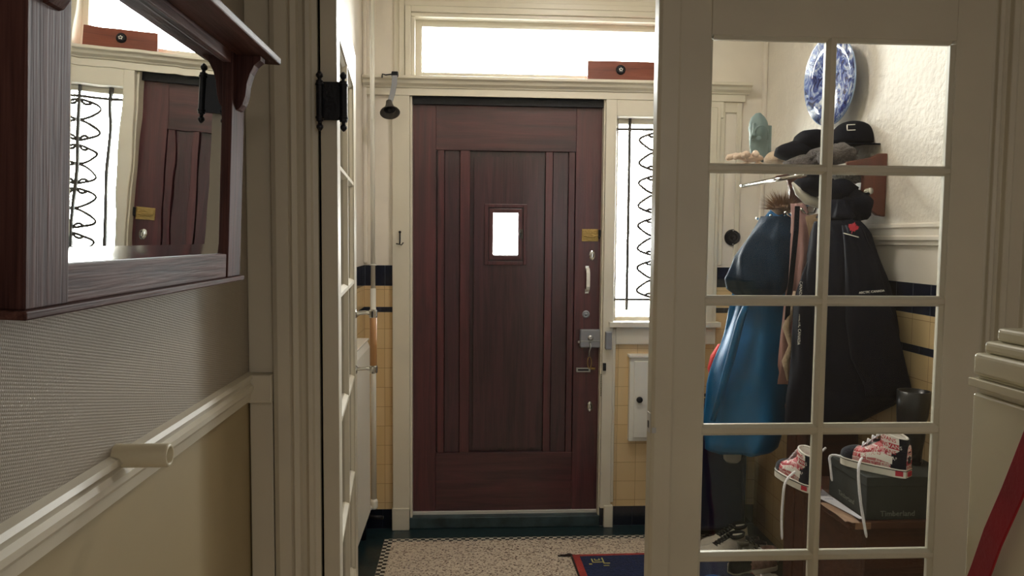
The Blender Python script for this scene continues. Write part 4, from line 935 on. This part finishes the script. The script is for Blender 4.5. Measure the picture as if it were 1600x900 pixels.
# leaf patch
leafp = [(0, 1), (.16, .62), (.36, .74), (.30, .34), (.58, .56), (.64, .40), (.96, .42), (.82, .14), (.94, .02), (.44, -.36), (.50, -.56), (.06, -.48), (.05, -.95), (-.05, -.95), (-.06, -.48), (-.50, -.56), (-.44, -.36), (-.94, .02), (-.82, .14), (-.96, .42), (-.64, .40), (-.58, .56), (-.30, .34), (-.36, .74), (-.16, .62)]
pp_ = atY(1333, 356, 2.463); fn = billboard(pp_, (.96, -.12, -.26), (0, 0, 1), (-.22, -1, .1))
q = B(); q.loft([[fn(x * .019, z * .021, h) for x, z in leafp] for h in (0, .002)]); o = q.build('leaf_patch', 'red_print', r); o['label'] = 'red maple leaf patch'
q = B(); q.loft([[fn(x, z, h) for x, z in ((-.026, -.027), (.026, -.027), (.026, -.024), (-.026, -.024))] for h in (0, .0015)]); q.build('patch_line', 'white_print', r)
wl = wloc(r)
tp = atY(1362, 456, 2.40); fn2 = billboard(tp - wl, (1, -.05, .10), (0, 0, 1), (-.1, -1, .05)); text_on('cuff_lettering', 'ARCTIC CANADA', .0105, fn2, 'white_print', r)
q = B(); q.ribbon([atY(1342, 461, 2.42), atY(1382, 455, 2.41)], (0, 0, .004), (0, .001, 0)); q.bm.free()
# second black jacket: zip placket with vertical lettering
r = thing('zip_jacket', (1.3, 2.85, 1.3), 'black jacket with white lettered zip edge left of the parka', 'jacket')
q = B(); coatmesh(q, [(385, 1284, 2.80, 1300, 2.72, .03), (410, 1272, 2.80, 1300, 2.70, .05), (440, 1254, 2.80, 1300, 2.70, .07), (470, 1244, 2.80, 1300, 2.70, .08), (540, 1240, 2.80, 1300, 2.70, .085), (580, 1236, 2.80, 1300, 2.70, .085), (620, 1229, 2.80, 1300, 2.70, .085), (668, 1226, 2.80, 1298, 2.70, .08)], folds=5, amp=.008, seed=11); q.build('jacket_body', 'navyblack', r, smooth=True)
wl = wloc(r)
tp = atY(1249, 515, 2.70); fn3 = billboard(tp - wl, (-.02, -.0, -1), (1, 0, 0), (-.4, -1, 0))
text_on('zip_lettering', 'ARCTIC CANADA', .014, fn3, 'white_print', r)
tp = atY(1251, 452, 2.70); fn3 = billboard(tp - wl, (-.02, -.0, -1), (1, 0, 0), (-.4, -1, 0)); text_on('zip_lettering', 'CANADA', .014, fn3, 'white_print', r)
q = B(); q.tube([atY(x, y, 2.74) for x, y in ((1286, 392), (1274, 412), (1258, 438), (1252, 446))], .0035, 8); q.build('zip', 'steel', r, smooth=True)
q = B(); c = atY(1266, 514, 2.695); q.box(c.x - .012, c.x + .010, c.y - .002, c.y + .01, c.z - .004, c.z + .001); q.build('label_tab', 'palegrey', r)
# hood / black bag above rail, white shiny liner
r = thing('quilted_hood', (1.36, 2.78, 1.64), 'black quilted hood bunched between the rack shelf and rail', 'hood')
q = B(); blob(q, atY(1276, 290, 2.86), .075, .08, .042, 14, .16); blob(q, atY(1312, 300, 2.76), .06, .07, .045, 15, .12); q.build('hood', 'black_cloth', r, smooth=True)
q = B(); blob(q, atY(1338, 322, 2.70), .055, .07, .055, 16, .14); blob(q, atY(1325, 332, 2.70), .05, .06, .06, 17, .14); tag(q.build('dark_bag', 'black_cloth', smooth=True), 'small dark cloth bag hanging at the near end of the rail', 'bag')
q = B(); blob(q, atY(1330, 272, 2.84), .06, .09, .045, 18, .2); tag(q.build('marl_scarf', 'marl_knit', smooth=True), 'grey and white marled scarf stuffed under the rack shelf', 'scarf')
q = B(); pts = [atY(x, y, 2.86) for x, y in ((1238, 285), (1248, 300), (1262, 312), (1280, 318), (1300, 318))]
q.tube(pts, [.004, .016, .02, .02, .014], 12); tag(q.build('white_scarf', 'white', smooth=True), 'shiny white satin scarf draped just above the coat rail', 'scarf')
# brown fur trim with hairs
r = thing('fur_trim', (1.4, 3.25, 1.58), 'brown fur hood trim sticking up beside the coat rail', 'fur trim')
fc = atY(1222, 326, 3.22); q = B(); blob(q, fc, .04, .05, .022, 20, .2); q.build('fur_base', 'fur', r, smooth=True)
q = B()
for k in range(700):
    a = random.uniform(0, 2 * PI); e = random.uniform(-.2, 1.3); d = Vector((math.cos(a) * math.cos(e), math.sin(a) * math.cos(e), math.sin(e)))
    s = fc + Vector((d.x * .04, d.y * .045, d.z * .022)); t = s + (d + Vector((-.25, 0, .25))) * random.uniform(.025, .06); w_ = d.cross(Vector((.3, .8, .5))).normalized() * .0009
    q.face([q.bm.verts.new(s + w_), q.bm.verts.new(s - w_), q.bm.verts.new(t)])
o = q.build('fur_hairs', 'fur', r); o['kind'] = 'stuff'

# ---------------------------------------------------------------- suitcase in the corner
r = thing('suitcase', (1.24, 3.70, 0), 'dark navy upright suitcase in the corner behind the shoes', 'suitcase')
q = B(); q.box(1.02, 1.40, 3.60, 3.80, G + .05, .66); q.build('shell', 'navy_bag', r, bevel=.035, bseg=5)
q = B(); q.box(1.018, 1.397, 3.695, 3.705, .06, .65); q.build('zip_seam', 'black', r)
for x in (1.07, 1.345):
    for y in (3.63, 3.77): q = B(); q.lathe([(.022, -.012), (.024, 0), (.022, .012)], (x, y, G + .024), (1, 0, 0), 16); q.box(x - .015, x + .015, y - .015, y + .015, G + .03, G + .055); q.build('wheel', 'blackrub', r)
q = B(); q.tube([(1.13, 3.7, .65), (1.13, 3.7, .69), (1.29, 3.7, .69), (1.29, 3.7, .65)], .009, 8); q.build('handle', 'blackrub', r)

# ---------------------------------------------------------------- bench, box, papers, boots
bh = .615
e1 = atZ(1330, 816, bh); e2 = atZ(1232, 748, bh); bx0 = (e1.x + e2.x) / 2; by0 = e1.y; by1 = e2.y + .03
r = thing('wooden_bench', ((bx0 + XR) / 2, (by0 + by1) / 2, 0), 'dark brown wooden shoe bench against the right vestibule wall', 'bench')
q = B(); q.box(bx0, XR - .003, by0, by1, bh - .024, bh - .001); q.build('bench_top', 'bench_wood', r, bevel=.003)
q = B(); q.box(bx0 + .02, bx0 + .07, by0 - .001, by0 + .02, bh - .024, bh - .002); q.build('top_end', 'bench_end', r, bevel=.002)['label'] = 'paler worn corner of the top'
bl = atX(1246, 800, 0.0001) if False else None
q = B(); q.box(bx0 + .066, XR - .01, by0 + .02, by0 + .04, G, bh - .024); q.build('side_panel', 'bench_wood', r, bevel=.002)
q = B(); q.box(bx0 + .066, XR - .01, by1 - .03, by1 - .01, G, bh - .024); q.build('side_panel', 'bench_wood', r, bevel=.002)
q = B(); q.box(bx0 + .066, bx0 + .084, by0 + .04, by1 - .03, .08, bh - .024); q.build('front_panel', 'bench_wood', r, bevel=.002)
# brown cabinet behind
q = B(); q.box(1.325, XR - .004, 2.80, 3.0, G, .78); q.box(1.315, XR - .004, 2.79, 3.01, .78, .80); q.box(1.320, 1.326, 2.81, 2.895, .06, .76); q.box(1.320, 1.326, 2.905, 2.99, .06, .76)
tag(q.build('shoe_cabinet', 'bench_wood', bevel=.003), 'narrow brown wooden cabinet behind the bench under the coats', 'cabinet')
# shoebox
bxx = atZ(1356, 816, bh).x; q0 = by0 + .012
zt = atY(1358, 746, q0).z; ybk = atX(1295, 709, bxx).y
r = thing('shoe_box', ((bxx + XR) / 2, (q0 + ybk) / 2, bh), 'dark grey shoebox standing on the wooden bench', 'box')
q = B(); q.box(bxx + .003, XR - .012, q0 + .003, ybk - .003, bh, zt - .004); q.build('box_body', 'box', r, bevel=.002)
q = B(); q.box(bxx, XR - .009, q0, ybk, zt - .03, zt); q.build('box_lid', 'box', r, bevel=.002)
wl = wloc(r); tp = atY(1407, 806, q0 - .0005) - wl
tp = atY(1403, 803, q0); tp = Vector((tp.x, q0 + .002, tp.z)) - wl
text_on('box_lettering', 'Timberland', .024, lambda a, b_, h: tp + Vector((a, -h, b_)), 'box_print', r)
tp2 = Vector((bxx + .002, (q0 + ybk) / 2 + .0, bh + .03)) - wl
text_on('box_lettering', 'Timberland', .022, lambda a, b_, h: tp2 + Vector((-h, -a, b_)), 'box_print', r)
# papers
def sheet(name, P, z, label, mat='paper', th=.0012, lines=0):
    q = B(); n_ = 8
    def bil(u, v): return P[0] * (1 - u) * (1 - v) + P[1] * u * (1 - v) + P[2] * u * v + P[3] * (1 - u) * v
    G = [[bil(i / n_, j / n_) + Vector((0, 0, .002 * math.sin(i * 1.1 + j * .7) * (1 if i < 5 else .3) + .002)) for j in range(n_ + 1)] for i in range(n_ + 1)]
    for dz_ in (0, th):
        Vv = [[q.bm.verts.new(p + Vector((0, 0, dz_))) for p in row] for row in G]
        for i in range(n_):
            for j in range(n_): q.face([Vv[i][j], Vv[i + 1][j], Vv[i + 1][j + 1], Vv[i][j + 1]])
    r = thing(name, sum(P, Vector()) / 4, label, 'paper'); q.build('sheet', mat, r, smooth=True)
    if lines:
        q = B()
        for k in range(lines):
            a = bil(.15 + .09 * k, .12); c = bil(.15 + .09 * k, .7); q.ribbon([a + Vector((0, 0, .0065)), c + Vector((0, 0, .0065))], (.0, .0012, 0), (0, 0, .0002))
        q.build('printed_text', 'paper_ink', r)['kind'] = 'stuff'
    return r
zp = bh + .001
A = [atZ(1215, 744, zp + .004), atZ(1342, 812, zp + .002), atZ(1390, 806, zp), atZ(1275, 738, zp + .002)]
A[2] = Vector((bxx - .004, by0 + .02, zp)); A[3] = Vector((bxx - .004, by1 - .03, zp))
sheet('letter', [Vector(p) for p in A], zp, 'white printed letter lying over the left edge of the bench', lines=6)
A2 = [Vector((bx0 - .012, by0 + .0, bh)), Vector((bxx - .03, by0 - .012, bh)), Vector((bxx - .006, by0 + .12, bh)), Vector((bx0 - .01, by0 + .17, bh))]
sheet('envelope', [p + Vector((0, 0, -.001)) for p in A2], bh, 'brown card envelope under the letter at the bench corner', mat='env')

# boots
def boot(name, c, ang, H, label, sc=1.0):
    r = thing(name, c, label, 'boot', 'black rubber boots'); R_ = Matrix.Rotation(ang, 3, 'Z'); c = Vector(c)
    def W(x, y, z): return c + R_ @ (Vector((x, y, z)) * sc)
    q = B(); rings = []
    st = [(.0, .040, .036, .012), (.0, .042, .040, .05), (-.002, .046, .042, .09), (-.004, .046, .042, .14), (-.006, .050, .046, H * .7), (-.008, .054, .05, H)]
    for x, a, b_, z in st: rings.append([W(x + a * math.cos(t), b_ * math.sin(t), z) for t in [2 * PI * k / 22 for k in range(22)]])
    for x, a, b_, z in reversed(st[3:]): rings.append([W(x + (a - .005) * math.cos(t), (b_ - .005) * math.sin(t), z) for t in [2 * PI * k / 22 for k in range(22)]])
    q.loft(rings); q.build('shaft', 'blackrub', r, smooth=True)
    q = B(); rings = []
    for k in range(11):
        t = k / 10; x = -.03 + .18 * t; hw = .036 + .008 * math.sin(PI * t) - .018 * max(0, (t - .85) / .15) ** 2; hh = .085 - .035 * t - .03 * max(0, (t - .8) / .2) ** 2
        rings.append([W(x, hw * math.cos(a), .012 + max(0, hh * math.sin(a))) for a in [PI * j / 12 for j in range(13)]] )
    q.loft(rings); q.build('foot', 'blackrub', r, smooth=True)
    q = B(); P = [(-.045, 0), (-.035, .032), (0, .04), (.06, .038), (.11, .046), (.145, .034), (.158, 0), (.145, -.034), (.11, -.046), (.06, -.038), (0, -.04), (-.035, -.032)]
    q.loft([[W(x, y, z) for x, y in P] for z in (0, .013)]); q.build('sole', 'blackrub', r, bevel=.002)
bp = atY(1458, 735, 2.44); boot('rubber_boot', (1.447, q0 + .15, zt), math.radians(155), .25, 'black rubber boot standing on the shoebox behind the printed sneaker', .95)

# ---------------------------------------------------------------- shoes
def shoe(name, c, ang, L_, label, upper, sole, lace_m='lace', tongue=None, height=.085, group=None, low=True, laces=5, pitch=0, toe=None):
    """heel at local x=0, toe at +x"""
    r = thing(name, c, label, 'shoe', group, rot=(0, pitch, ang)); s = L_ / .28
    def hw(t): return s * (.033 + .015 * math.sin(PI * min(1, max(0, t) ** 1.3)) + .006 * max(0, t - .3)) * math.sqrt(max(.0, 1 - max(0, (t - .80) / .2) ** 2.4)) * (1 - .45 * max(0, (.10 - t) / .10) ** 2)
    n_ = 16
    q = B(); out = [(L_ * t, hw(t) + .003) for t in [k / n_ for k in range(n_ + 1)]]; out[-1] = (L_, .001)
    ring = out + [(x, -y) for x, y in reversed(out)]
    q.loft([[(x, y, z + .012 * max(0, x / L_ - .8) * 5) for x, y in ring] for z in (0, .024 * s)]); q.build('sole', sole, r, local=True, bevel=.002)
    q = B(); rings = []
    for k in range(n_ + 1):
        t = k / n_; w_ = hw(t)
        hh = height * (1.0 if t < .25 else (1 - .52 * min(1, (t - .25) / .4)) if t < .65 else .48 * math.sqrt(max(0, 1 - ((t - .65) / .36) ** 2.2)))
        rings.append([(L_ * t * .985 + .002, w_ * math.cos(a) * (1 if math.sin(a) < .3 else 1 - .18 * (t < .5)), .022 * s + max(.001, hh) * math.sin(a) ** .7) for a in [PI * j / 12 for j in range(13)]])
    q.loft(rings); q.build('upper', upper, r, local=True, smooth=True)
    q = B(); z = .022 * s + height
    q.loft([[(L_ * .17 + L_ * rx_ * math.cos(a), hw(.2) * ry_ * math.sin(a), z + dz_ - .12 * (L_ * rx_ * math.cos(a))) for a in [2 * PI * j / 18 for j in range(18)]] for rx_, ry_, dz_ in ((.155, .86, -.012), (.165, .9, .002), (.14, .72, .006), (.12, .6, -.012))]); q.build('collar', tongue or upper, r, local=True, smooth=True)
    q = B(); q.loft([[(L_ * (.27 + .33 * t), y, .022 * s + height * (1.04 - .52 * t) + .004) for y in (-.014 * s, -.006, .006, .014 * s)] + [(L_ * (.27 + .33 * t), y, .022 * s + height * (1.04 - .52 * t) - .006) for y in (.014 * s, -.014 * s)] for t in [k / 6 for k in range(7)]]); q.build('tongue', tongue or upper, r, local=True, smooth=True)
    for k in range(laces):
        t = k / max(1, laces - 1); x = L_ * (.32 + .26 * t); zz_ = .022 * s + height * (.98 - .45 * t) + .008
        q = B(); q.tube([(x, -.022 * s, zz_ - .008), (x + .004, 0, zz_), (x, .022 * s, zz_ - .008)], .0032, 6); q.build('lace', lace_m, r, local=True, smooth=True)
    return r
def FL(px, py, z=.03): return atZ(px, py, z + G)
p = FL(1166, 836, .05); shoe('sneaker', (p.x, p.y, G + .001), math.radians(196), .27, 'white canvas sneaker with black laces, farther of the white pair', 'canvas_white', 'rubber_white', 'blackrub', 'black_cloth', group=None, laces=6)
p = FL(1163, 851, .05); shoe('sneaker', (p.x, p.y, G + .001), math.radians(192), .27, 'white canvas sneaker with black laces, nearer of the white pair', 'canvas_white', 'rubber_white', 'blackrub', 'black_cloth', laces=6)
for k, (px, py, an, m, lb) in enumerate(((1180, 834, 205, 'shoe_dark', 'dark shoe with grey sole rim farthest along the tiled wall'), (1192, 842, 205, 'shoe_dark', 'dark shoe with grey sole rim second along the tiled wall'), (1202, 852, 208, 'shoe_grey', 'grey shoe with curved sole rim third along the tiled wall'), (1213, 864, 210, 'shoe_grey', 'grey shoe with curved sole rim nearest along the tiled wall'))):
    p = FL(px, py, .05); shoe('low_shoe', (p.x - .17, p.y - .03, G + .001), math.radians(an - 192), .20, lb, m, 'sole_grey', 'shoe_dark', height=.06, laces=3)
p = FL(1160, 858, .05); shoe('running_shoe', (p.x + .12, p.y - .10, G + .001), math.radians(188), .24, 'pinkish running shoe lying in the middle of the shoe heap', 'shoe_pink', 'rubber_white', 'lace', height=.075)
p = FL(1118, 905, .08); 
# blue foam clog
r = thing('foam_clog', (p.x, p.y, G + .001), 'bright blue foam clog with holes at the front of the shoe heap', 'shoe')
q = B(); rings = []
for k in range(13):
    t = k / 12; w_ = .048 * math.sqrt(max(.02, 1 - (2 * t - 1) ** 4)); hh = .095 * (.55 + .45 * math.sin(PI * min(1, t * 1.1))) * (1 if t < .9 else .8)
    rings.append([(p.x - .10 + .20 * t, p.y + w_ * math.cos(a) * 1.05, G + .002 + hh * max(0, math.sin(a)) ** .6) for a in [PI * j / 14 for j in range(15)]])
q.loft(rings); q.build('clog_body', 'blue_foam', r, smooth=True)
q = B()
for dx_, dy_ in ((-.05, -.012), (-.02, .01), (.01, -.014), (.035, .012), (-.035, -.03), (.02, -.035), (-.005, -.034)):
    q.lathe([(.006, 0), (.006, .002)], (p.x + dx_, p.y + dy_, G + .094 - abs(dy_) * .35), (0, 0, 1), 10)
q.build('vent_hole', 'navy_bag', r)
for k, (px, py, an, m, sl, lb) in enumerate(((1150, 915, 190, 'shoe_dark', 'sole_grey', 'dark low shoe right of the blue clog'), (1190, 918, 160, 'shoe_grey', 'rubber_white', 'light grey shoe in the front row of the heap'), (1222, 915, 185, 'shoe_pink', 'rubber_white', 'pink mesh shoe nearest the bench in the front row'), (1165, 884, 30, 'shoe_dark', 'sole_grey', 'black shoe behind the light grey front shoe'))):
    p = FL(px, py, .05); shoe('low_shoe', (p.x + .08 * math.cos(math.radians(an)) * -1, p.y, G + .001), math.radians(an), .22, lb, m, sl, 'lace' if m != 'shoe_dark' else 'shoe_dark', height=.07, laces=4)

# printed high-top sneakers
def hightop(name, c, ang, L_, label, loops, pitch=0.0, side=-1):
    r = thing(name, c, label, 'shoe', rot=(0, pitch, ang)); s = L_ / .24
    def hw(t): return s * (.030 + .012 * math.sin(PI * min(1, max(0, t) ** 1.2)) + .004 * t) * math.sqrt(max(0, 1 - max(0, (t - .80) / .2) ** 2.2)) * (1 - .35 * max(0, (.12 - t) / .12) ** 2)
    n_ = 20; ts = [k / n_ for k in range(n_ + 1)]
    out = [(L_ * t, hw(t) + .0035) for t in ts]; out[-1] = (L_ + .002, .001); ring = out + [(x, -y) for x, y in reversed(out)]
    q = B(); q.loft([[(x, y, z) for x, y in ring] for z in (0, .030 * s)]); q.build('sole', 'rubber_white', r, local=True, bevel=.002)
    q = B(); q.loft([[(x * 1.004 - .0004, y * 1.02, z) for x, y in ring] for z in (.0235 * s, .026 * s)]); q.build('foxing_stripe', 'suede_navy', r, local=True)
    ht = lambda t: s * (.085 if t < .38 else .085 - .040 * min(1, (t - .38) / .27) if t < .65 else .045 * math.sqrt(max(0, 1 - ((t - .65) / .36) ** 2.4)))
    def S(t, a, o=0): # point on the foot surface, a: 0 right side .. PI left side
        ca = math.cos(a); return Vector((L_ * t * .99 + .001, (hw(t) + o) * math.copysign(abs(ca) ** .8, ca), .028 * s + (ht(t) + o) * max(0, math.sin(a)) ** .75))
    def band(t0, t1, a0, a1, o, nt=10, na=12):
        return [[S(t0 + (t1 - t0) * i / nt, a0 + (a1 - a0) * j / na, o) for j in range(na + 1)] for i in range(nt + 1)]
    q = B(); q.loft(band(0, 1, 0, PI, 0, 24, 16)); q.build('upper', 'print_canvas', r, local=True, smooth=True)
    q = B(); q.loft(band(.74, 1.0, 0, PI, .0018, 10, 16), closed=False); q.build('toe_cap', 'suede_navy', r, local=True, smooth=True)['label'] = 'black suede toe cap'
    q = B(); q.loft(band(.0, .19, 0, PI, .0018, 6, 16), closed=False); q.build('heel_counter', 'suede_navy', r, local=True, smooth=True)['label'] = 'black suede heel'
    # ankle shaft
    def K(a, z, o=0):   # z 0..1 up the shaft
        return Vector((L_ * (.205 + .01 * z) + (L_ * (.205 - .025 * z) + o) * math.cos(a) * 1.0, (.034 * s * (1 - .06 * z) + o) * math.copysign(abs(math.sin(a)) ** .85, math.sin(a)), s * (.05 + .088 * z + .010 * z * math.cos(a) )))
    q = B(); ang_ = [2 * PI * j / 28 for j in range(28)]
    q.loft([[K(a, z) for a in ang_] for z in (0, .25, .5, .75, 1)] + [[K(a, z, -.006) for a in ang_] for z in (1, .7, .4)], cap=False); q.build('ankle_shaft', 'white_print', r, local=True, smooth=True)
    q = B(); q.loft([[K(a, z, .0015) for a in [PI - .95 + 1.9 * j / 14 for j in range(15)]] for z in (0, .5, 1.01)], closed=False); q.build('heel_panel', 'suede_navy', r, local=True, smooth=True)['label'] = 'black suede heel panel'
    for z in (.22, .48, .74, .99):
        q = B(); q.tube([K(a, z, .002) for a in [PI - .95 + 1.9 * j / 14 for j in range(15)]], .0022, 6); q.build('padding_rib', 'suede_navy', r, local=True, smooth=True)
    q = B(); q.tube([K(a, 1.0, -.003) for a in ang_] + [K(0, 1.0, -.003)], .004, 8); q.build('collar', 'white_print', r, local=True, smooth=True)
    # red print: word plaques on the near side
    for sd in (-1, 1):
        for row, z in enumerate((.87, .63, .39, .15)):
            for k in range(2):
                am = .45 + k * 1.02 + (.42 if row % 2 else 0)
                if am > 1.95: continue
                am *= sd; hz, ha = .105, .47; dark = (k + row) % 2 == 0
                if dark:
                    q = B(); q.loft([[K(am + ha * u, z + hz * v, .0012) for u in (-1, -.5, 0, .5, 1)] for v in (-1, 0, 1)], closed=False); q.build('red_patch', 'red_print', r, local=True, smooth=True)
                def fnk(u, v, h, am=am, z=z): return K(am + u / (L_ * .19), z + v / (.088 * s), .0016 + h)
                text_on('word_print', 'VANS', .0185 * s, fnk, 'white_print' if dark else 'red_print', r, .0004)
        for t0, off in ((.62, .35), (.52, .62), (.66, .75), (.42, .45)):
            a0 = off if sd > 0 else PI - off
            def fnf(u, v, h, t0=t0, off=off, sd=sd): 
                a = off + v / .05; a = a if sd > 0 else PI - a
                return S(t0 + (u / L_) * (-1 if sd > 0 else 1) , a, .0014 + h)
            text_on('word_print', 'VANS', .017 * s, fnf, 'red_print', r, .0004)
    for sd in (0, 1):
        def SA(t, a): return S(t, a if sd == 0 else PI - a, .0022)
        q = B(); q.loft([[SA(t, .10 + .16 * math.sin(3.2 * (t - .18)) + w_) for w_ in (0, .10, .2, .28)] for t in [.17 + .45 * k / 14 for k in range(15)]], closed=False); q.build('side_stripe', 'white_print', r, local=True, smooth=True)
    q = B(); q.loft([[Vector((L_ * (.40 + .28 * t), y * s, s * (.138 - .062 * t if t < 1 else .076) + (.001 if abs(y) < .01 else -.004))) for y in (-.013, -.007, 0, .007, .013)] for t in [k / 6 for k in range(7)]], closed=False); q.build('tongue', 'lace', r, local=True, smooth=True)
    for k in range(4):
        t = k / 3; x = L_ * (.44 + .2 * t); z = s * (.130 - .046 * t) + .004
        q = B(); q.tube([(x, -.020 * s, z - .010), (x + .006, 0, z), (x, .020 * s, z - .010)], .003, 6); q.build('lace', 'lace', r, local=True, smooth=True)
    q = B(); q.box(-.0035, .0008, -.012 * s, .012 * s, .006 * s, .022 * s); q.build('heel_tag', 'red_print', r, local=True); 
    q = B(); yy = -(hw(.05) + .0045) * (1 if side < 0 else -1)
    P_ = [(L_ * .03, hw(.03) + .0042), (L_ * .12, hw(.12) + .0042)]
    for sd in (-1, 1): q.loft([[(x, sd * (y + d), z) for x, y, z in ((P_[0][0], P_[0][1], .006), (P_[1][0], P_[1][1], .006), (P_[1][0], P_[1][1], .021), (P_[0][0], P_[0][1], .021))] for d in (-.002, .0006)])
    q.build('heel_label', 'red_print', r, local=True)
    for w_pts in loops:
        Rm = (Matrix.Rotation(ang, 3, 'Z') @ Matrix.Rotation(pitch, 3, 'Y')).inverted()
        q = B(); P3 = [Rm @ (Vector(pt) - Vector(c)) for pt in w_pts]
        # smooth the polyline
        for _ in range(2):
            Q = [P3[0]]
            for a, b_ in zip(P3[:-1], P3[1:]): Q += [a * .75 + b_ * .25, a * .25 + b_ * .75]
            P3 = Q + [P3[-1]]
        q.tube(P3, [.0042] * (len(P3) - 2) + [.003, .0018], 8); q.build('loose_lace', 'lace', r, local=True, smooth=True)
    return r
zs = zt + .001
heel = atZ(1412, 750, zs); toe = atZ(1318, 727, zs); dv = (toe - heel); angS = math.atan2(dv.y, dv.x) 
# body axis sits half a width behind the visible edge
nb = Vector((dv.y, -dv.x, 0)).normalized(); nb = nb if nb.y > 0 else -nb
hc = heel + nb * .036
Ls = max(.215, dv.length)
yA = q0 - .012
loopsA = [[atY(1363, 697, 2.40), atY(1350, 712, 2.32), atY(1342, 722, q0 - .006), atY(1341, 745, q0 - .010), atY(1344, 780, q0 - .014), atY(1349, 812, q0 - .020), atY(1354, 840, q0 - .020)],
          [atY(1345, 700, 2.42), atY(1325, 716, 2.36), Vector((bxx - .012, 2.42, zs + .01)), Vector((bxx - .014, 2.40, zs - .03)), Vector((bxx - .012, 2.39, zs - .075))]]
hightop('high_top_sneaker', hc, angS, Ls, 'red and white printed high-top sneaker on top of the shoebox', loopsA)
# second one, on the papers behind
h2 = Vector((1.172, 2.42, bh + .009)); d2 = Vector((-.025, .22, 0))
loopsB = [[atY(1290, 700, 2.55), atY(1265, 722, 2.5), atY(1240, 738, 2.48), atY(1226, 752, 2.46), atY(1223, 780, 2.46), atY(1221, 815, 2.46), atY(1222, 843, 2.46)]]
hightop('high_top_sneaker', h2, math.atan2(d2.y, d2.x), .225, 'red and white printed high-top sneaker on the papers left of the shoebox', loopsB)
